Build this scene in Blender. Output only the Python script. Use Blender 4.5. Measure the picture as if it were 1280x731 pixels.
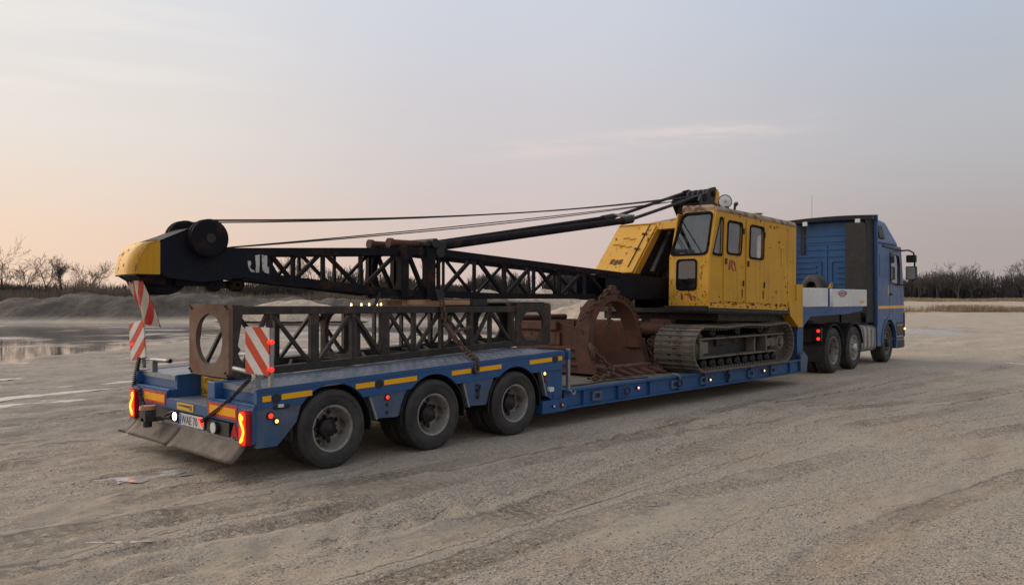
import bpy, bmesh, math, random
import numpy as np
from mathutils import Vector, Matrix, geometry
R = math.radians
random.seed(7)
sc = bpy.context.scene
for o in list(bpy.data.objects):
    bpy.data.objects.remove(o)
C = sc.collection

# ------------------------------------------------------------------ camera
CAM = Vector((-3.603, -8.037, 1.665)); CAM_AZ = 43.71
cd = bpy.data.cameras.new('camera'); cam = bpy.data.objects.new('camera', cd); C.objects.link(cam)
cd.sensor_width = 36.0; cd.lens = 28.125; cd.clip_start = 0.05; cd.clip_end = 8000
cam.location = CAM; cam.rotation_euler = (R(90.37), 0, R(CAM_AZ - 90)); sc.camera = cam

# ------------------------------------------------------------------ sky (clear dusk, sun just set beyond the left edge)
SUN_AZ = 108.0; SUN_EL = 4.0
w = bpy.data.worlds.new('World'); sc.world = w; w.use_nodes = True
nt = w.node_tree; nt.nodes.clear(); L = nt.links.new
def N(t, **k):
    n = nt.nodes.new(t)
    for a, b in k.items(): setattr(n, a, b)
    return n
def math_(op, a, b=None, c=None):
    n = N('ShaderNodeMath', operation=op)
    for i, q in enumerate((a, b, c)):
        if q is None: continue
        if isinstance(q, (int, float)): n.inputs[i].default_value = q
        else: L(q, n.inputs[i])
    return n.outputs[0]
def mapr(v, a, b, c=0, d=1, smooth=True):
    n = N('ShaderNodeMapRange', interpolation_type='SMOOTHSTEP' if smooth else 'LINEAR')
    L(v, n.inputs[0])
    for i, q in enumerate((a, b, c, d)): n.inputs[i + 1].default_value = q
    return n.outputs[0]
def mixc(f, a, b):
    n = N('ShaderNodeMix', data_type='RGBA')
    if isinstance(f, (int, float)): n.inputs[0].default_value = f
    else: L(f, n.inputs[0])
    for q, i in ((a, 6), (b, 7)):
        if isinstance(q, tuple): n.inputs[i].default_value = (*q, 1)
        else: L(q, n.inputs[i])
    return n.outputs[2]
tc = N('ShaderNodeTexCoord'); sep = N('ShaderNodeSeparateXYZ'); L(tc.outputs['Generated'], sep.inputs[0])
X, Y, Z = sep.outputs
hl = math_('MAXIMUM', math_('SQRT', math_('ADD', math_('MULTIPLY', X, X), math_('MULTIPLY', Y, Y))), 1e-4)
dot = math_('DIVIDE', math_('ADD', math_('MULTIPLY', X, math.cos(R(SUN_AZ))), math_('MULTIPLY', Y, math.sin(R(SUN_AZ)))), hl)
t01 = math_('MULTIPLY_ADD', dot, .5, .5)
def ramp(stops):
    n = N('ShaderNodeValToRGB'); L(t01, n.inputs[0]); cr = n.color_ramp; cr.interpolation = 'EASE'
    while len(cr.elements) < len(stops): cr.elements.new(.5)
    for e, (p, c) in zip(cr.elements, stops): e.position = p; e.color = (*c, 1)
    return n.outputs[0]
# a = cos(angle to sun): back -1 -> 0, right edge ~.455, centre ~.72, left edge ~.94
low = ramp([(0, (.42, .39, .40)), (.44, (.445, .385, .375)), (.72, (.69, .545, .50)), (.95, (.93, .69, .53)), (1, (1.0, .74, .52))])
mid = ramp([(0, (.48, .49, .53)), (.44, (.51, .515, .545)), (.72, (.665, .625, .645)), (.95, (.86, .80, .74)), (1, (.95, .88, .78))])
top = ramp([(0, (.50, .55, .64)), (.44, (.50, .57, .69)), (.72, (.66, .685, .765)), (.95, (.80, .80, .82)), (1, (.88, .86, .84))])
zen = (.67, .70, .78)
sky = mixc(mapr(Z, .03, .21), low, mid)
sky = mixc(mapr(Z, .18, .36), sky, top)
sky = mixc(mapr(Z, .40, .95), sky, zen)
# thin cirrus: one long wisp and faint streaks
az = math_('ARCTAN2', Y, X)
comb = N('ShaderNodeCombineXYZ'); L(math_('MULTIPLY', az, 5.0), comb.inputs[0]); L(math_('MULTIPLY', Z, 46.0), comb.inputs[1])
nz = N('ShaderNodeTexNoise'); nz.inputs['Scale'].default_value = 1.0; nz.inputs['Detail'].default_value = 7; nz.inputs['Roughness'].default_value = .62
L(comb.outputs[0], nz.inputs['Vector'])
line = math_('SUBTRACT', Z, math_('MULTIPLY_ADD', az, -.055, .2245))
m1 = math_('MULTIPLY', mapr(math_('ABSOLUTE', line), .017, .002), mapr(nz.outputs[0], .36, .66))
m1 = math_('MULTIPLY', m1, math_('MULTIPLY', mapr(az, R(19), R(30)), mapr(az, R(50), R(42))))
sky = mixc(math_('MULTIPLY', m1, .85), sky, (.80, .68, .66))
nz2 = N('ShaderNodeTexNoise'); nz2.inputs['Scale'].default_value = .55; nz2.inputs['Detail'].default_value = 6
L(comb.outputs[0], nz2.inputs['Vector'])
m2 = math_('MULTIPLY', mapr(nz2.outputs[0], .44, .62), math_('MULTIPLY', mapr(Z, .16, .26), mapr(t01, .80, .95)))
sky = mixc(math_('MULTIPLY', m2, .5), sky, (.93, .88, .82))
ns = N('ShaderNodeTexSky', sky_type='NISHITA', sun_disc=False); ns.sun_elevation = R(SUN_EL); ns.sun_rotation = R(90 - SUN_AZ)
ns.dust_density = 2.0
sc_n = N('ShaderNodeVectorMath', operation='SCALE'); L(ns.outputs[0], sc_n.inputs[0]); sc_n.inputs['Scale'].default_value = .10
sky = mixc(.06, sky, sc_n.outputs[0])
bg = N('ShaderNodeBackground'); L(sky, bg.inputs[0]); bg.inputs[1].default_value = 1.0
wo = N('ShaderNodeOutputWorld'); L(bg.outputs[0], wo.inputs[0])

sd = bpy.data.lights.new('sun', 'SUN'); sun = bpy.data.objects.new('sun', sd); C.objects.link(sun)
sd.energy = 2.0; sd.angle = R(60); sd.color = (1, .83, .66)
sun.rotation_euler = (R(90 - SUN_EL - 18), 0, R(SUN_AZ + 90))
sc.view_settings.view_transform = 'Standard'; sc.view_settings.look = 'None'
sc.view_settings.exposure = 0; sc.view_settings.gamma = 1; sc.view_settings.use_curve_mapping = False
sc.render.engine = 'CYCLES'
sc.render.resolution_x = 1024; sc.render.resolution_y = 584

# ------------------------------------------------------------------ materials
MATS = {}
def pmat(name, c1, c2=None, scale=6.0, lo=.5, hi=.62, dust=None, damt=.35, rough=.55, metal=0.0, rough2=None,
         bump=0.0, bscale=40.0, stretch=(1, 1, 1), var=.12, spec=.5, runs=None, ramt=.5):
    m = bpy.data.materials.new(name); m.use_nodes = True; MATS[name] = m
    t = m.node_tree; b = t.nodes['Principled BSDF']; LK = t.links.new
    def NN(k, **kw):
        n = t.nodes.new(k)
        for q, v in kw.items(): setattr(n, q, v)
        return n
    co = NN('ShaderNodeTexCoord'); mp = NN('ShaderNodeMapping'); mp.inputs['Scale'].default_value = stretch
    LK(co.outputs['Object'], mp.inputs[0])
    def noise(s, d=6, r=.6, src=mp.outputs[0]):
        n = NN('ShaderNodeTexNoise'); n.inputs['Scale'].default_value = s; n.inputs['Detail'].default_value = d
        n.inputs['Roughness'].default_value = r; LK(src, n.inputs['Vector']); return n.outputs[0]
    def mr(v, a, bb, c=0., d=1.):
        n = NN('ShaderNodeMapRange'); LK(v, n.inputs[0])
        for i, q in enumerate((a, bb, c, d)): n.inputs[i + 1].default_value = q
        return n.outputs[0]
    def mx(f, a, bb, blend='MIX'):
        n = NN('ShaderNodeMix', data_type='RGBA', blend_type=blend)
        if isinstance(f, float): n.inputs[0].default_value = f
        else: LK(f, n.inputs[0])
        for q, i in ((a, 6), (bb, 7)):
            if isinstance(q, tuple): n.inputs[i].default_value = (*q, 1)
            else: LK(q, n.inputs[i])
        return n.outputs[2]
    n0 = noise(scale * .35, 4)
    v = mr(n0, .25, .75, 1 - var, 1 + var)
    vc = NN('ShaderNodeCombineXYZ')
    for i in range(3): LK(v, vc.inputs[i])
    col = mx(1.0, c1, vc.outputs[0], 'MULTIPLY')
    rg = None
    if dust:
        fd = mr(noise(scale * .8, 7, .65), .35, .75, 0., damt * 2)
        col = mx(fd, col, dust)
    if runs:
        mp2 = NN('ShaderNodeMapping'); mp2.inputs['Scale'].default_value = (9, 9, .55); LK(co.outputs['Object'], mp2.inputs[0])
        col = mx(mr(noise(1.6, 6, .7, mp2.outputs[0]), .54, .74, 0., ramt), col, runs)
    if c2:
        f2 = mr(noise(scale, 8, .68), lo, hi)
        col = mx(f2, col, c2)
        if rough2 is not None: rg = mr(f2, 0, 1, rough, rough2)
    LK(col, b.inputs['Base Color'])
    if rg is not None: LK(rg, b.inputs['Roughness'])
    else:
        LK(mr(noise(scale * 1.7, 4), .3, .7, max(rough - .1, 0.02), min(rough + .1, 1)), b.inputs['Roughness'])
    b.inputs['Metallic'].default_value = metal
    b.inputs['Specular IOR Level'].default_value = spec
    if bump:
        bp = NN('ShaderNodeBump'); bp.inputs['Strength'].default_value = bump; bp.inputs['Distance'].default_value = .01
        LK(noise(bscale, 6, .7, co.outputs['Object']), bp.inputs['Height']); LK(bp.outputs[0], b.inputs['Normal'])
    return m
def emat(name, col, st, base=None):
    m = bpy.data.materials.new(name); m.use_nodes = True; MATS[name] = m
    b = m.node_tree.nodes['Principled BSDF']
    b.inputs['Base Color'].default_value = (*(base or col), 1); b.inputs['Roughness'].default_value = .25
    b.inputs['Emission Color'].default_value = (*col, 1); b.inputs['Emission Strength'].default_value = st
    return m
def gmat(name, tint, rough=.04, ior=1.5, dirt=.08):
    m = bpy.data.materials.new(name); m.use_nodes = True; MATS[name] = m
    t = m.node_tree; t.nodes.clear(); LK = t.links.new
    tr = t.nodes.new('ShaderNodeBsdfTransparent'); tr.inputs[0].default_value = (*tint, 1)
    gl = t.nodes.new('ShaderNodeBsdfGlossy'); gl.inputs['Roughness'].default_value = rough; gl.inputs[0].default_value = (.9, .95, 1, 1)
    df = t.nodes.new('ShaderNodeBsdfDiffuse'); df.inputs[0].default_value = (.32, .31, .29, 1)
    fr = t.nodes.new('ShaderNodeFresnel'); fr.inputs[0].default_value = ior
    ml = t.nodes.new('ShaderNodeMath'); ml.operation = 'MULTIPLY_ADD'; ml.inputs[1].default_value = 1.6; ml.inputs[2].default_value = .05; LK(fr.outputs[0], ml.inputs[0]); ml.use_clamp = True
    m1 = t.nodes.new('ShaderNodeMixShader'); LK(ml.outputs[0], m1.inputs[0]); LK(tr.outputs[0], m1.inputs[1]); LK(gl.outputs[0], m1.inputs[2])
    nz = t.nodes.new('ShaderNodeTexNoise'); nz.inputs['Scale'].default_value = 5; nz.inputs['Detail'].default_value = 7
    co = t.nodes.new('ShaderNodeTexCoord'); LK(co.outputs['Object'], nz.inputs['Vector'])
    mr = t.nodes.new('ShaderNodeMapRange'); LK(nz.outputs[0], mr.inputs[0])
    for i, q in enumerate((.35, .75, 0, dirt * 3)): mr.inputs[i + 1].default_value = q
    m2 = t.nodes.new('ShaderNodeMixShader'); LK(mr.outputs[0], m2.inputs[0]); LK(m1.outputs[0], m2.inputs[1]); LK(df.outputs[0], m2.inputs[2])
    out = t.nodes.new('ShaderNodeOutputMaterial'); LK(m2.outputs[0], out.inputs[0])
    return m
def stripemat(name, ca, cb, ay, az, period, off=0., dirt=.25):
    # diagonal print on a board: stripes from object coordinates
    m = pmat(name, ca, dust=(.25, .22, .19), damt=dirt * .5, rough=.55, scale=9, spec=.15)
    t = m.node_tree; LK = t.links.new; b = t.nodes['Principled BSDF']
    src = b.inputs['Base Color'].links[0].from_socket
    co = t.nodes.new('ShaderNodeTexCoord'); s = t.nodes.new('ShaderNodeSeparateXYZ'); LK(co.outputs['Object'], s.inputs[0])
    a = t.nodes.new('ShaderNodeMath'); a.operation = 'MULTIPLY'; a.inputs[1].default_value = ay / period; LK(s.outputs[1], a.inputs[0])
    c = t.nodes.new('ShaderNodeMath'); c.operation = 'MULTIPLY_ADD'; c.inputs[1].default_value = az / period; LK(s.outputs[2], c.inputs[0]); LK(a.outputs[0], c.inputs[2])
    d = t.nodes.new('ShaderNodeMath'); d.operation = 'ADD'; d.inputs[1].default_value = off + 100; LK(c.outputs[0], d.inputs[0])
    e = t.nodes.new('ShaderNodeMath'); e.operation = 'FRACT'; LK(d.outputs[0], e.inputs[0])
    g = t.nodes.new('ShaderNodeMath'); g.operation = 'GREATER_THAN'; g.inputs[1].default_value = .5; LK(e.outputs[0], g.inputs[0])
    x = t.nodes.new('ShaderNodeMix'); x.data_type = 'RGBA'; LK(g.outputs[0], x.inputs[0]); LK(src, x.inputs[6]); x.inputs[7].default_value = (*cb, 1)
    LK(x.outputs[2], b.inputs['Base Color'])
    return m
DUST = (.20, .165, .13)
pmat('blue', (.013, .082, .228), (.05, .055, .06), 7, .60, .70, (.13, .125, .12), .10, .45, bump=.05, spec=.35, runs=(.06, .06, .06), ramt=.45)
pmat('blue_truck', (.012, .092, .245), (.10, .11, .12), 5, .66, .80, DUST, .10, .36, spec=.35, runs=(.07, .075, .08), ramt=.35)
pmat('blue_dirty', (.020, .078, .18), (.09, .075, .06), 6, .52, .66, DUST, .28, .5, bump=.08)
pmat('deck_plate', (.20, .24, .31), (.12, .11, .10), 5, .5, .7, DUST, .3, .45, .3)
pmat('yellow', (.60, .305, .012), (.10, .035, .015), 5, .64, .69, (.46, .24, .015), .18, .5, rough2=.8, bump=.10, bscale=12, var=.13, spec=.3, runs=(.26, .12, .03), ramt=.75)
pmat('yellow_worn', (.66, .33, .015), (.13, .045, .02), 7, .59, .64, (.60, .42, .16), .25, .5, spec=.3, runs=(.30, .13, .03), ramt=.7, rough2=.85, bump=.2, bscale=25, stretch=(1, 1, .5))
pmat('roof_rust', (.36, .27, .17), (.14, .06, .03), 6, .48, .6, (.33, .27, .2), .5, .8, bump=.3, bscale=30)
pmat('boom_steel', (.009, .009, .012), (.050, .024, .014), 6, .52, .66, rough=.65, spec=.12, rough2=.85, bump=.1)
pmat('boom_blue', (.009, .011, .018), (.03, .018, .012), 5, .56, .72, rough=.6, spec=.14, rough2=.8, bump=.08)
pmat('section_steel', (.026, .020, .017), (.085, .046, .029), 7, .5, .68, rough=.7, bump=.25)
pmat('section_plate', (.175, .112, .075), (.16, .06, .028), 5, .48, .62, (.09, .06, .045), .3, .8, bump=.3)
pmat('bucket_rust', (.075, .030, .017), (.135, .043, .020), 5, .45, .66, (.10, .06, .042), .28, .8, bump=.35, bscale=22)
pmat('chain_rust', (.085, .055, .038), (.16, .07, .03), 20, .45, .6, rough=.75, bump=.2)
pmat('track_steel', (.165, .138, .108), (.065, .045, .033), 6, .5, .68, (.19, .155, .12), .4, .72, .15, bump=.3)
pmat('grease', (.013, .011, .010), (.06, .035, .022), 5, .55, .7, rough=.6, bump=.2)
pmat('rubber', (.016, .016, .016), None, 6, dust=(.10, .088, .074), damt=.34, rough=.75, bump=.15)
pmat('rubber_clean', (.012, .012, .013), None, 6, dust=(.05, .045, .04), damt=.25, rough=.6)
pmat('rim', (.30, .285, .26), (.07, .055, .045), 9, .5, .66, DUST, .35, .5, .25, bump=.1)
pmat('rim_dark', (.10, .095, .09), (.04, .035, .03), 9, .5, .66, DUST, .3, .5, .3)
pmat('black', (.009, .009, .010), None, 6, dust=(.04, .036, .03), damt=.15, rough=.5)
pmat('gasket', (.004, .004, .0045), rough=.75, spec=.12, var=.05)
pmat('black_gloss', (.006, .006, .007), rough=.18)
pmat('silver', (.50, .50, .50), (.25, .24, .22), 6, .55, .75, DUST, .25, .35, .75)
pmat('galv', (.30, .31, .32), (.2, .18, .15), 8, .5, .7, rough=.45, metal=.6)
pmat('white_box', (.66, .66, .65), (.45, .42, .37), 4, .58, .8, DUST, .10, .35, runs=(.40, .36, .30), ramt=.4)
pmat('reflect_yellow', (.88, .40, .004), rough=.4, var=.05, spec=.2)
pmat('reflect_red', (.55, .03, .02), rough=.3, var=.05)
pmat('stripe_yellow', (.92, .44, .006), None, 6, dust=(.5, .3, .08), damt=.10, rough=.4, spec=.25)
pmat('sign_yellow', (.70, .40, .02), (.55, .3, .05), 8, .55, .7, rough=.45)
pmat('sign_black', (.012, .011, .010), rough=.5)
pmat('plate_white', (.62, .62, .61), None, 8, dust=DUST, damt=.15, rough=.4)
pmat('plate_blue', (.02, .06, .35), rough=.4)
pmat('paint_red', (.30, .03, .03), (.12, .05, .03), 18, .5, .62, rough=.6)
pmat('paint_white', (.50, .49, .45), (.25, .17, .11), 18, .52, .64, rough=.6)
pmat('timber', (.48, .27, .14), (.36, .18, .08), 6, .45, .65, rough=.8, stretch=(.3, 2, 2), bump=.3)
pmat('plank', (.145, .122, .098), (.075, .06, .05), 5, .45, .7, (.22, .185, .15), .4, .85, stretch=(.25, 3, 3), bump=.4, bscale=20)
pmat('flap', (.10, .077, .058), (.06, .047, .037), 4, .5, .7, rough=.7, bump=.1)
pmat('cable', (.02, .018, .018), rough=.6)
pmat('lens_clear', (.65, .66, .64), rough=.12, var=.03)
pmat('lens_amber', (.75, .25, .02), rough=.2)
pmat('lens_red', (.45, .012, .01), rough=.2)
pmat('beacon', (.38, .17, .09), rough=.4)
pmat('seat', (.20, .13, .08), rough=.8)
pmat('tan_board', (.52, .39, .27), (.40, .28, .18), 4, .5, .7, rough=.7)
emat('lit_red', (1, .012, .004), 2.6)
emat('lit_dim', (1, .010, .004), 1.1)
emat('lit_redsoft', (1, .025, .012), 2.2)
emat('lit_orange', (1, .30, .02), 3.2)
emat('lit_amber', (1, .38, .08), 4.0)
emat('lit_warm', (1, .58, .25), 4.5)
emat('lit_white', (1, .97, .95), 7.0)
emat('lit_pink', (1, .25, .25), 5.0)
gmat('glass', (.22, .27, .30), dirt=.07)
gmat('glass_clear', (.62, .64, .62), dirt=.10)
gmat('glass_dark', (.10, .12, .13), dirt=.04)
stripemat('board_right', (.62, .60, .57), (.52, .05, .013), .62, -.78, .2, .1)
stripemat('board_left', (.62, .60, .57), (.50, .06, .02), .62, .78, .2, .3)
stripemat('flag_cloth', (.38, .32, .25), (.33, .020, .016), .95, .15, .17, .35)

# ------------------------------------------------------------------ mesh helpers
class MB:
    def __init__(s): s.v = []; s.f = []; s.sm = []
    def add(s, vs, fs, smooth=False):
        k = len(s.v); s.v += [tuple(q) for q in vs]
        for f in fs: s.f.append(tuple(i + k for i in f)); s.sm.append(smooth)
        return s
    def box(s, x0, x1, y0, y1, z0, z1):
        x0, x1 = sorted((x0, x1)); y0, y1 = sorted((y0, y1)); z0, z1 = sorted((z0, z1))
        return s.add([(x0, y0, z0), (x1, y0, z0), (x1, y1, z0), (x0, y1, z0), (x0, y0, z1), (x1, y0, z1), (x1, y1, z1), (x0, y1, z1)],
                     [(0, 3, 2, 1), (4, 5, 6, 7), (0, 1, 5, 4), (1, 2, 6, 5), (2, 3, 7, 6), (3, 0, 4, 7)])
    def hexa(s, p):   # 8 points: bottom loop then top loop
        return s.add(p, [(0, 3, 2, 1), (4, 5, 6, 7), (0, 1, 5, 4), (1, 2, 6, 5), (2, 3, 7, 6), (3, 0, 4, 7)])
    def frame(s, a, b, up=(0, 0, 1)):
        a = Vector(a); b = Vector(b); d = (b - a).normalized(); u = Vector(up)
        if abs(d.dot(u)) > .98: u = Vector((1, 0, 0)) if abs(d.x) < .9 else Vector((0, 1, 0))
        r = d.cross(u).normalized(); u = r.cross(d).normalized()
        return a, b, r, u
    def beam(s, a, b, w, h, up=(0, 0, 1)):
        a, b, r, u = s.frame(a, b, up); r = r * w / 2; u = u * h / 2
        return s.hexa([a - r - u, a + r - u, b + r - u, b - r - u, a - r + u, a + r + u, b + r + u, b - r + u])
    def cyl(s, a, b, r0, r1=None, n=16, caps=True):
        if r1 is None: r1 = r0
        a, b, r, u = s.frame(a, b)
        ring = [(math.cos(2 * math.pi * i / n), math.sin(2 * math.pi * i / n)) for i in range(n)]
        A = [a + (r * c + u * q) * r0 for c, q in ring]; B = [b + (r * c + u * q) * r1 for c, q in ring]
        s.add(A + B, [(i, (i + 1) % n, n + (i + 1) % n, n + i) for i in range(n)], n > 5)
        if caps: s.add(A, [tuple(range(n))[::-1]]); s.add(B, [tuple(range(n))])
        return s
    def tube(s, pts, r, n=8):
        pts = [Vector(p) for p in pts]; rings = []; k = len(pts)
        d0 = (pts[1] - pts[0]).normalized(); u = Vector((0, 0, 1)) if abs(d0.z) < .9 else Vector((1, 0, 0))
        for i, p in enumerate(pts):
            d = (pts[min(i + 1, k - 1)] - pts[max(i - 1, 0)]).normalized()
            rr = d.cross(u).normalized(); u = rr.cross(d).normalized()
            q = r[i] if isinstance(r, (list, tuple)) else r
            rings += [p + (rr * math.cos(2 * math.pi * j / n) + u * math.sin(2 * math.pi * j / n)) * q for j in range(n)]
        fs = [(i * n + j, i * n + (j + 1) % n, (i + 1) * n + (j + 1) % n, (i + 1) * n + j) for i in range(k - 1) for j in range(n)]
        s.add(rings, fs, True)
        s.add(rings[:n], [tuple(range(n))[::-1]]); s.add(rings[-n:], [tuple(range(n))])
        return s
    def lathe(s, prof, o, axis='y', n=40, smooth=True):   # prof: (r, a) along axis
        vs = []
        for r, a in prof:
            for j in range(n):
                t = 2 * math.pi * j / n; c, q = r * math.cos(t), r * math.sin(t)
                p = {'y': (c, a, q), 'x': (a, c, q), 'z': (c, q, a)}[axis]
                vs.append((o[0] + p[0], o[1] + p[1], o[2] + p[2]))
        fs = [(i * n + j, i * n + (j + 1) % n, (i + 1) * n + (j + 1) % n, (i + 1) * n + j) for i in range(len(prof) - 1) for j in range(n)]
        return s.add(vs, fs, smooth)
    def plate(s, outer, holes=(), plane='xz', a0=0., a1=.03):
        # polygon with holes in a plane, between depths a0 and a1 of the third axis
        polys = [list(outer)] + [list(h) for h in holes]
        flat = [p for q in polys for p in q]
        tri = geometry.tessellate_polygon([[Vector((p[0], p[1], 0)) for p in q] for q in polys])
        def mp(p, a): return {'xz': (p[0], a, p[1]), 'yz': (a, p[0], p[1]), 'xy': (p[0], p[1], a)}[plane]
        n = len(flat)
        s.add([mp(p, a0) for p in flat], tri); s.add([mp(p, a1) for p in flat], [t[::-1] for t in tri])
        for q in polys:
            m = len(q)
            s.add([mp(p, a0) for p in q] + [mp(p, a1) for p in q], [(i, (i + 1) % m, m + (i + 1) % m, m + i) for i in range(m)])
        return s
    def xf(s, M):
        s.v = [tuple(M @ Vector(p)) for p in s.v]; return s
    def mesh(s, name, off=(0, 0, 0)):
        me = bpy.data.meshes.new(name)
        me.from_pydata([(p[0] - off[0], p[1] - off[1], p[2] - off[2]) for p in s.v], [], s.f)
        me.polygons.foreach_set('use_smooth', s.sm)
        bm = bmesh.new(); bm.from_mesh(me); bmesh.ops.recalc_face_normals(bm, faces=bm.faces); bm.to_mesh(me); bm.free()
        return me
def base_of(p):
    o = Vector((0, 0, 0))
    while p is not None: o += p.location; p = p.parent
    return o
ORG = {}
def build(mb, name, mat, parent=None, bevel=0., seg=1, loc=None):
    """mb in world (thing-frame) coordinates -> one mesh object"""
    off = Vector((0, 0, 0))
    if parent is not None: off = Vector(ORG.get(parent.name, (0, 0, 0)))
    org = Vector(loc) if loc is not None else off
    me = mb.mesh(name, org); me.materials.append(MATS[mat] if isinstance(mat, str) else mat)
    o = bpy.data.objects.new(name, me); C.objects.link(o)
    if parent is not None: o.parent = parent; o.location = org - off
    else: o.location = org
    ORG[o.name] = org
    if bevel:
        b = o.modifiers.new('bevel', 'BEVEL'); b.width = bevel; b.segments = seg; b.limit_method = 'ANGLE'; b.angle_limit = R(35)
        b.harden_normals = False
    return o
def empty(name, loc=(0, 0, 0), rz=0., parent=None, org=None):
    o = bpy.data.objects.new(name, None); C.objects.link(o); o.empty_display_size = .2
    o.location = loc; o.rotation_euler = (0, 0, rz)
    if parent is not None: o.parent = parent
    ORG[o.name] = Vector(org if org is not None else loc)
    return o
def tag(o, label, cat, group=None):
    o['label'] = label; o['category'] = cat
    if group: o['group'] = group
    return o
def copy_tree(src, parent=None, loc=None):
    c = src.copy(); C.objects.link(c); c.parent = parent
    if loc is not None: c.location = loc
    for ch in src.children: copy_tree(ch, c)
    return c
def shared(me, name, loc, parent, rot=None, scale=None):
    """object sharing mesh data, loc in the thing frame"""
    o = bpy.data.objects.new(name, me); C.objects.link(o)
    off = Vector(ORG.get(parent.name, (0, 0, 0))) if parent else Vector((0, 0, 0))
    o.parent = parent; o.location = Vector(loc) - off
    if rot: o.rotation_euler = rot
    if scale: o.scale = scale
    ORG[o.name] = Vector(loc)
    return o
def rrect(x0, x1, z0, z1, r, n=4):
    pts = []
    for cx, cz, a in ((x1 - r, z1 - r, 0), (x0 + r, z1 - r, 90), (x0 + r, z0 + r, 180), (x1 - r, z0 + r, 270)):
        for i in range(n + 1):
            t = R(a + 90 * i / n); pts.append((cx + r * math.cos(t), cz + r * math.sin(t)))
    return pts
def rpoly(pts, r, n=4):
    out = []; k = len(pts)
    for i in range(k):
        p = Vector(pts[i]); a = (Vector(pts[i - 1]) - p); b = (Vector(pts[(i + 1) % k]) - p)
        rr = min(r, a.length * .45, b.length * .45)
        A = p + a.normalized() * rr; B = p + b.normalized() * rr
        for j in range(n + 1):
            t = j / n; q = A * (1 - t) ** 2 + p * 2 * t * (1 - t) + B * t * t; out.append((q.x, q.y))
    return out
def scalepoly(pts, d):
    # outset a convex polygon by about d
    c = sum((Vector(p) for p in pts), Vector((0, 0))) / len(pts)
    out = []
    for p in pts:
        v = Vector(p) - c; out.append(tuple(c + v * (1 + d / max(v.length, 1e-6))))
    return out
def text_mb(s, size, extr=.0015):
    cu = bpy.data.curves.new('t', 'FONT'); cu.body = s; cu.size = size; cu.extrude = extr; cu.resolution_u = 2
    o = bpy.data.objects.new('t', cu); C.objects.link(o); bpy.context.view_layer.update()
    me = bpy.data.meshes.new_from_object(o.evaluated_get(bpy.context.evaluated_depsgraph_get()))
    vs = [tuple(v.co) for v in me.vertices]; fs = [tuple(p.vertices) for p in me.polygons]
    bpy.data.objects.remove(o); bpy.data.curves.remove(cu); bpy.data.meshes.remove(me)
    return vs, fs
def lettering(s, size, pos, xdir, zdir, name, mat, parent, width=None):
    vs, fs = text_mb(s, size)
    xs = [v[0] for v in vs]; x0 = min(xs); k = (width / (max(xs) - x0)) if width else 1.
    P = Vector(pos); X_ = Vector(xdir); Z_ = Vector(zdir); Nn = X_.cross(Z_)
    mb = MB(); mb.add([P + X_ * ((v[0] - x0) * k) + Z_ * v[1] + Nn * v[2] for v in vs], fs)
    return build(mb, name, mat, parent)
def lerp(a, b, t): return a + (b - a) * t
def chain(name, pts, parent=None, link=.085, r=.011, mat='chain_rust', sag=0.):
    P = [Vector(p) for p in pts]; mb = MB(); k = 0
    for a, b in zip(P, P[1:]):
        n = max(2, int((b - a).length / (link * .72)))
        for i in range(n):
            t = (i + .5) / n; c = a.lerp(b, t); c.z -= sag * 4 * t * (1 - t)
            d = (b - a).normalized(); u = Vector((0, 0, 1)) if abs(d.z) < .9 else Vector((1, 0, 0))
            s1 = d.cross(u).normalized(); s2 = s1.cross(d)
            s_ = s1 if k % 2 else s2; k += 1
            ring = []
            for j in range(8):
                an = 2 * math.pi * j / 8; ring.append(c + d * math.cos(an) * link * .5 + s_ * math.sin(an) * link * .3)
            for j in range(8):
                mb.cyl(ring[j], ring[(j + 1) % 8], r, n=5, caps=False)
    return build(mb, name, mat, parent, loc=None if parent else P[0])
# ================================================================== LOW-BED TRAILER
HW = 1.375                                  # half width
WX = [.848, 2.142, 3.436]; WR = .385        # axles, tyre radius
def ztop(x): return .83 + .035 * x          # rear deck rises towards the neck
tr = empty('lowbed_trailer', (0, 0, 0))
tag(tr, 'long blue low-bed trailer with orange side stripes carrying the yellow crane', 'trailer')

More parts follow.
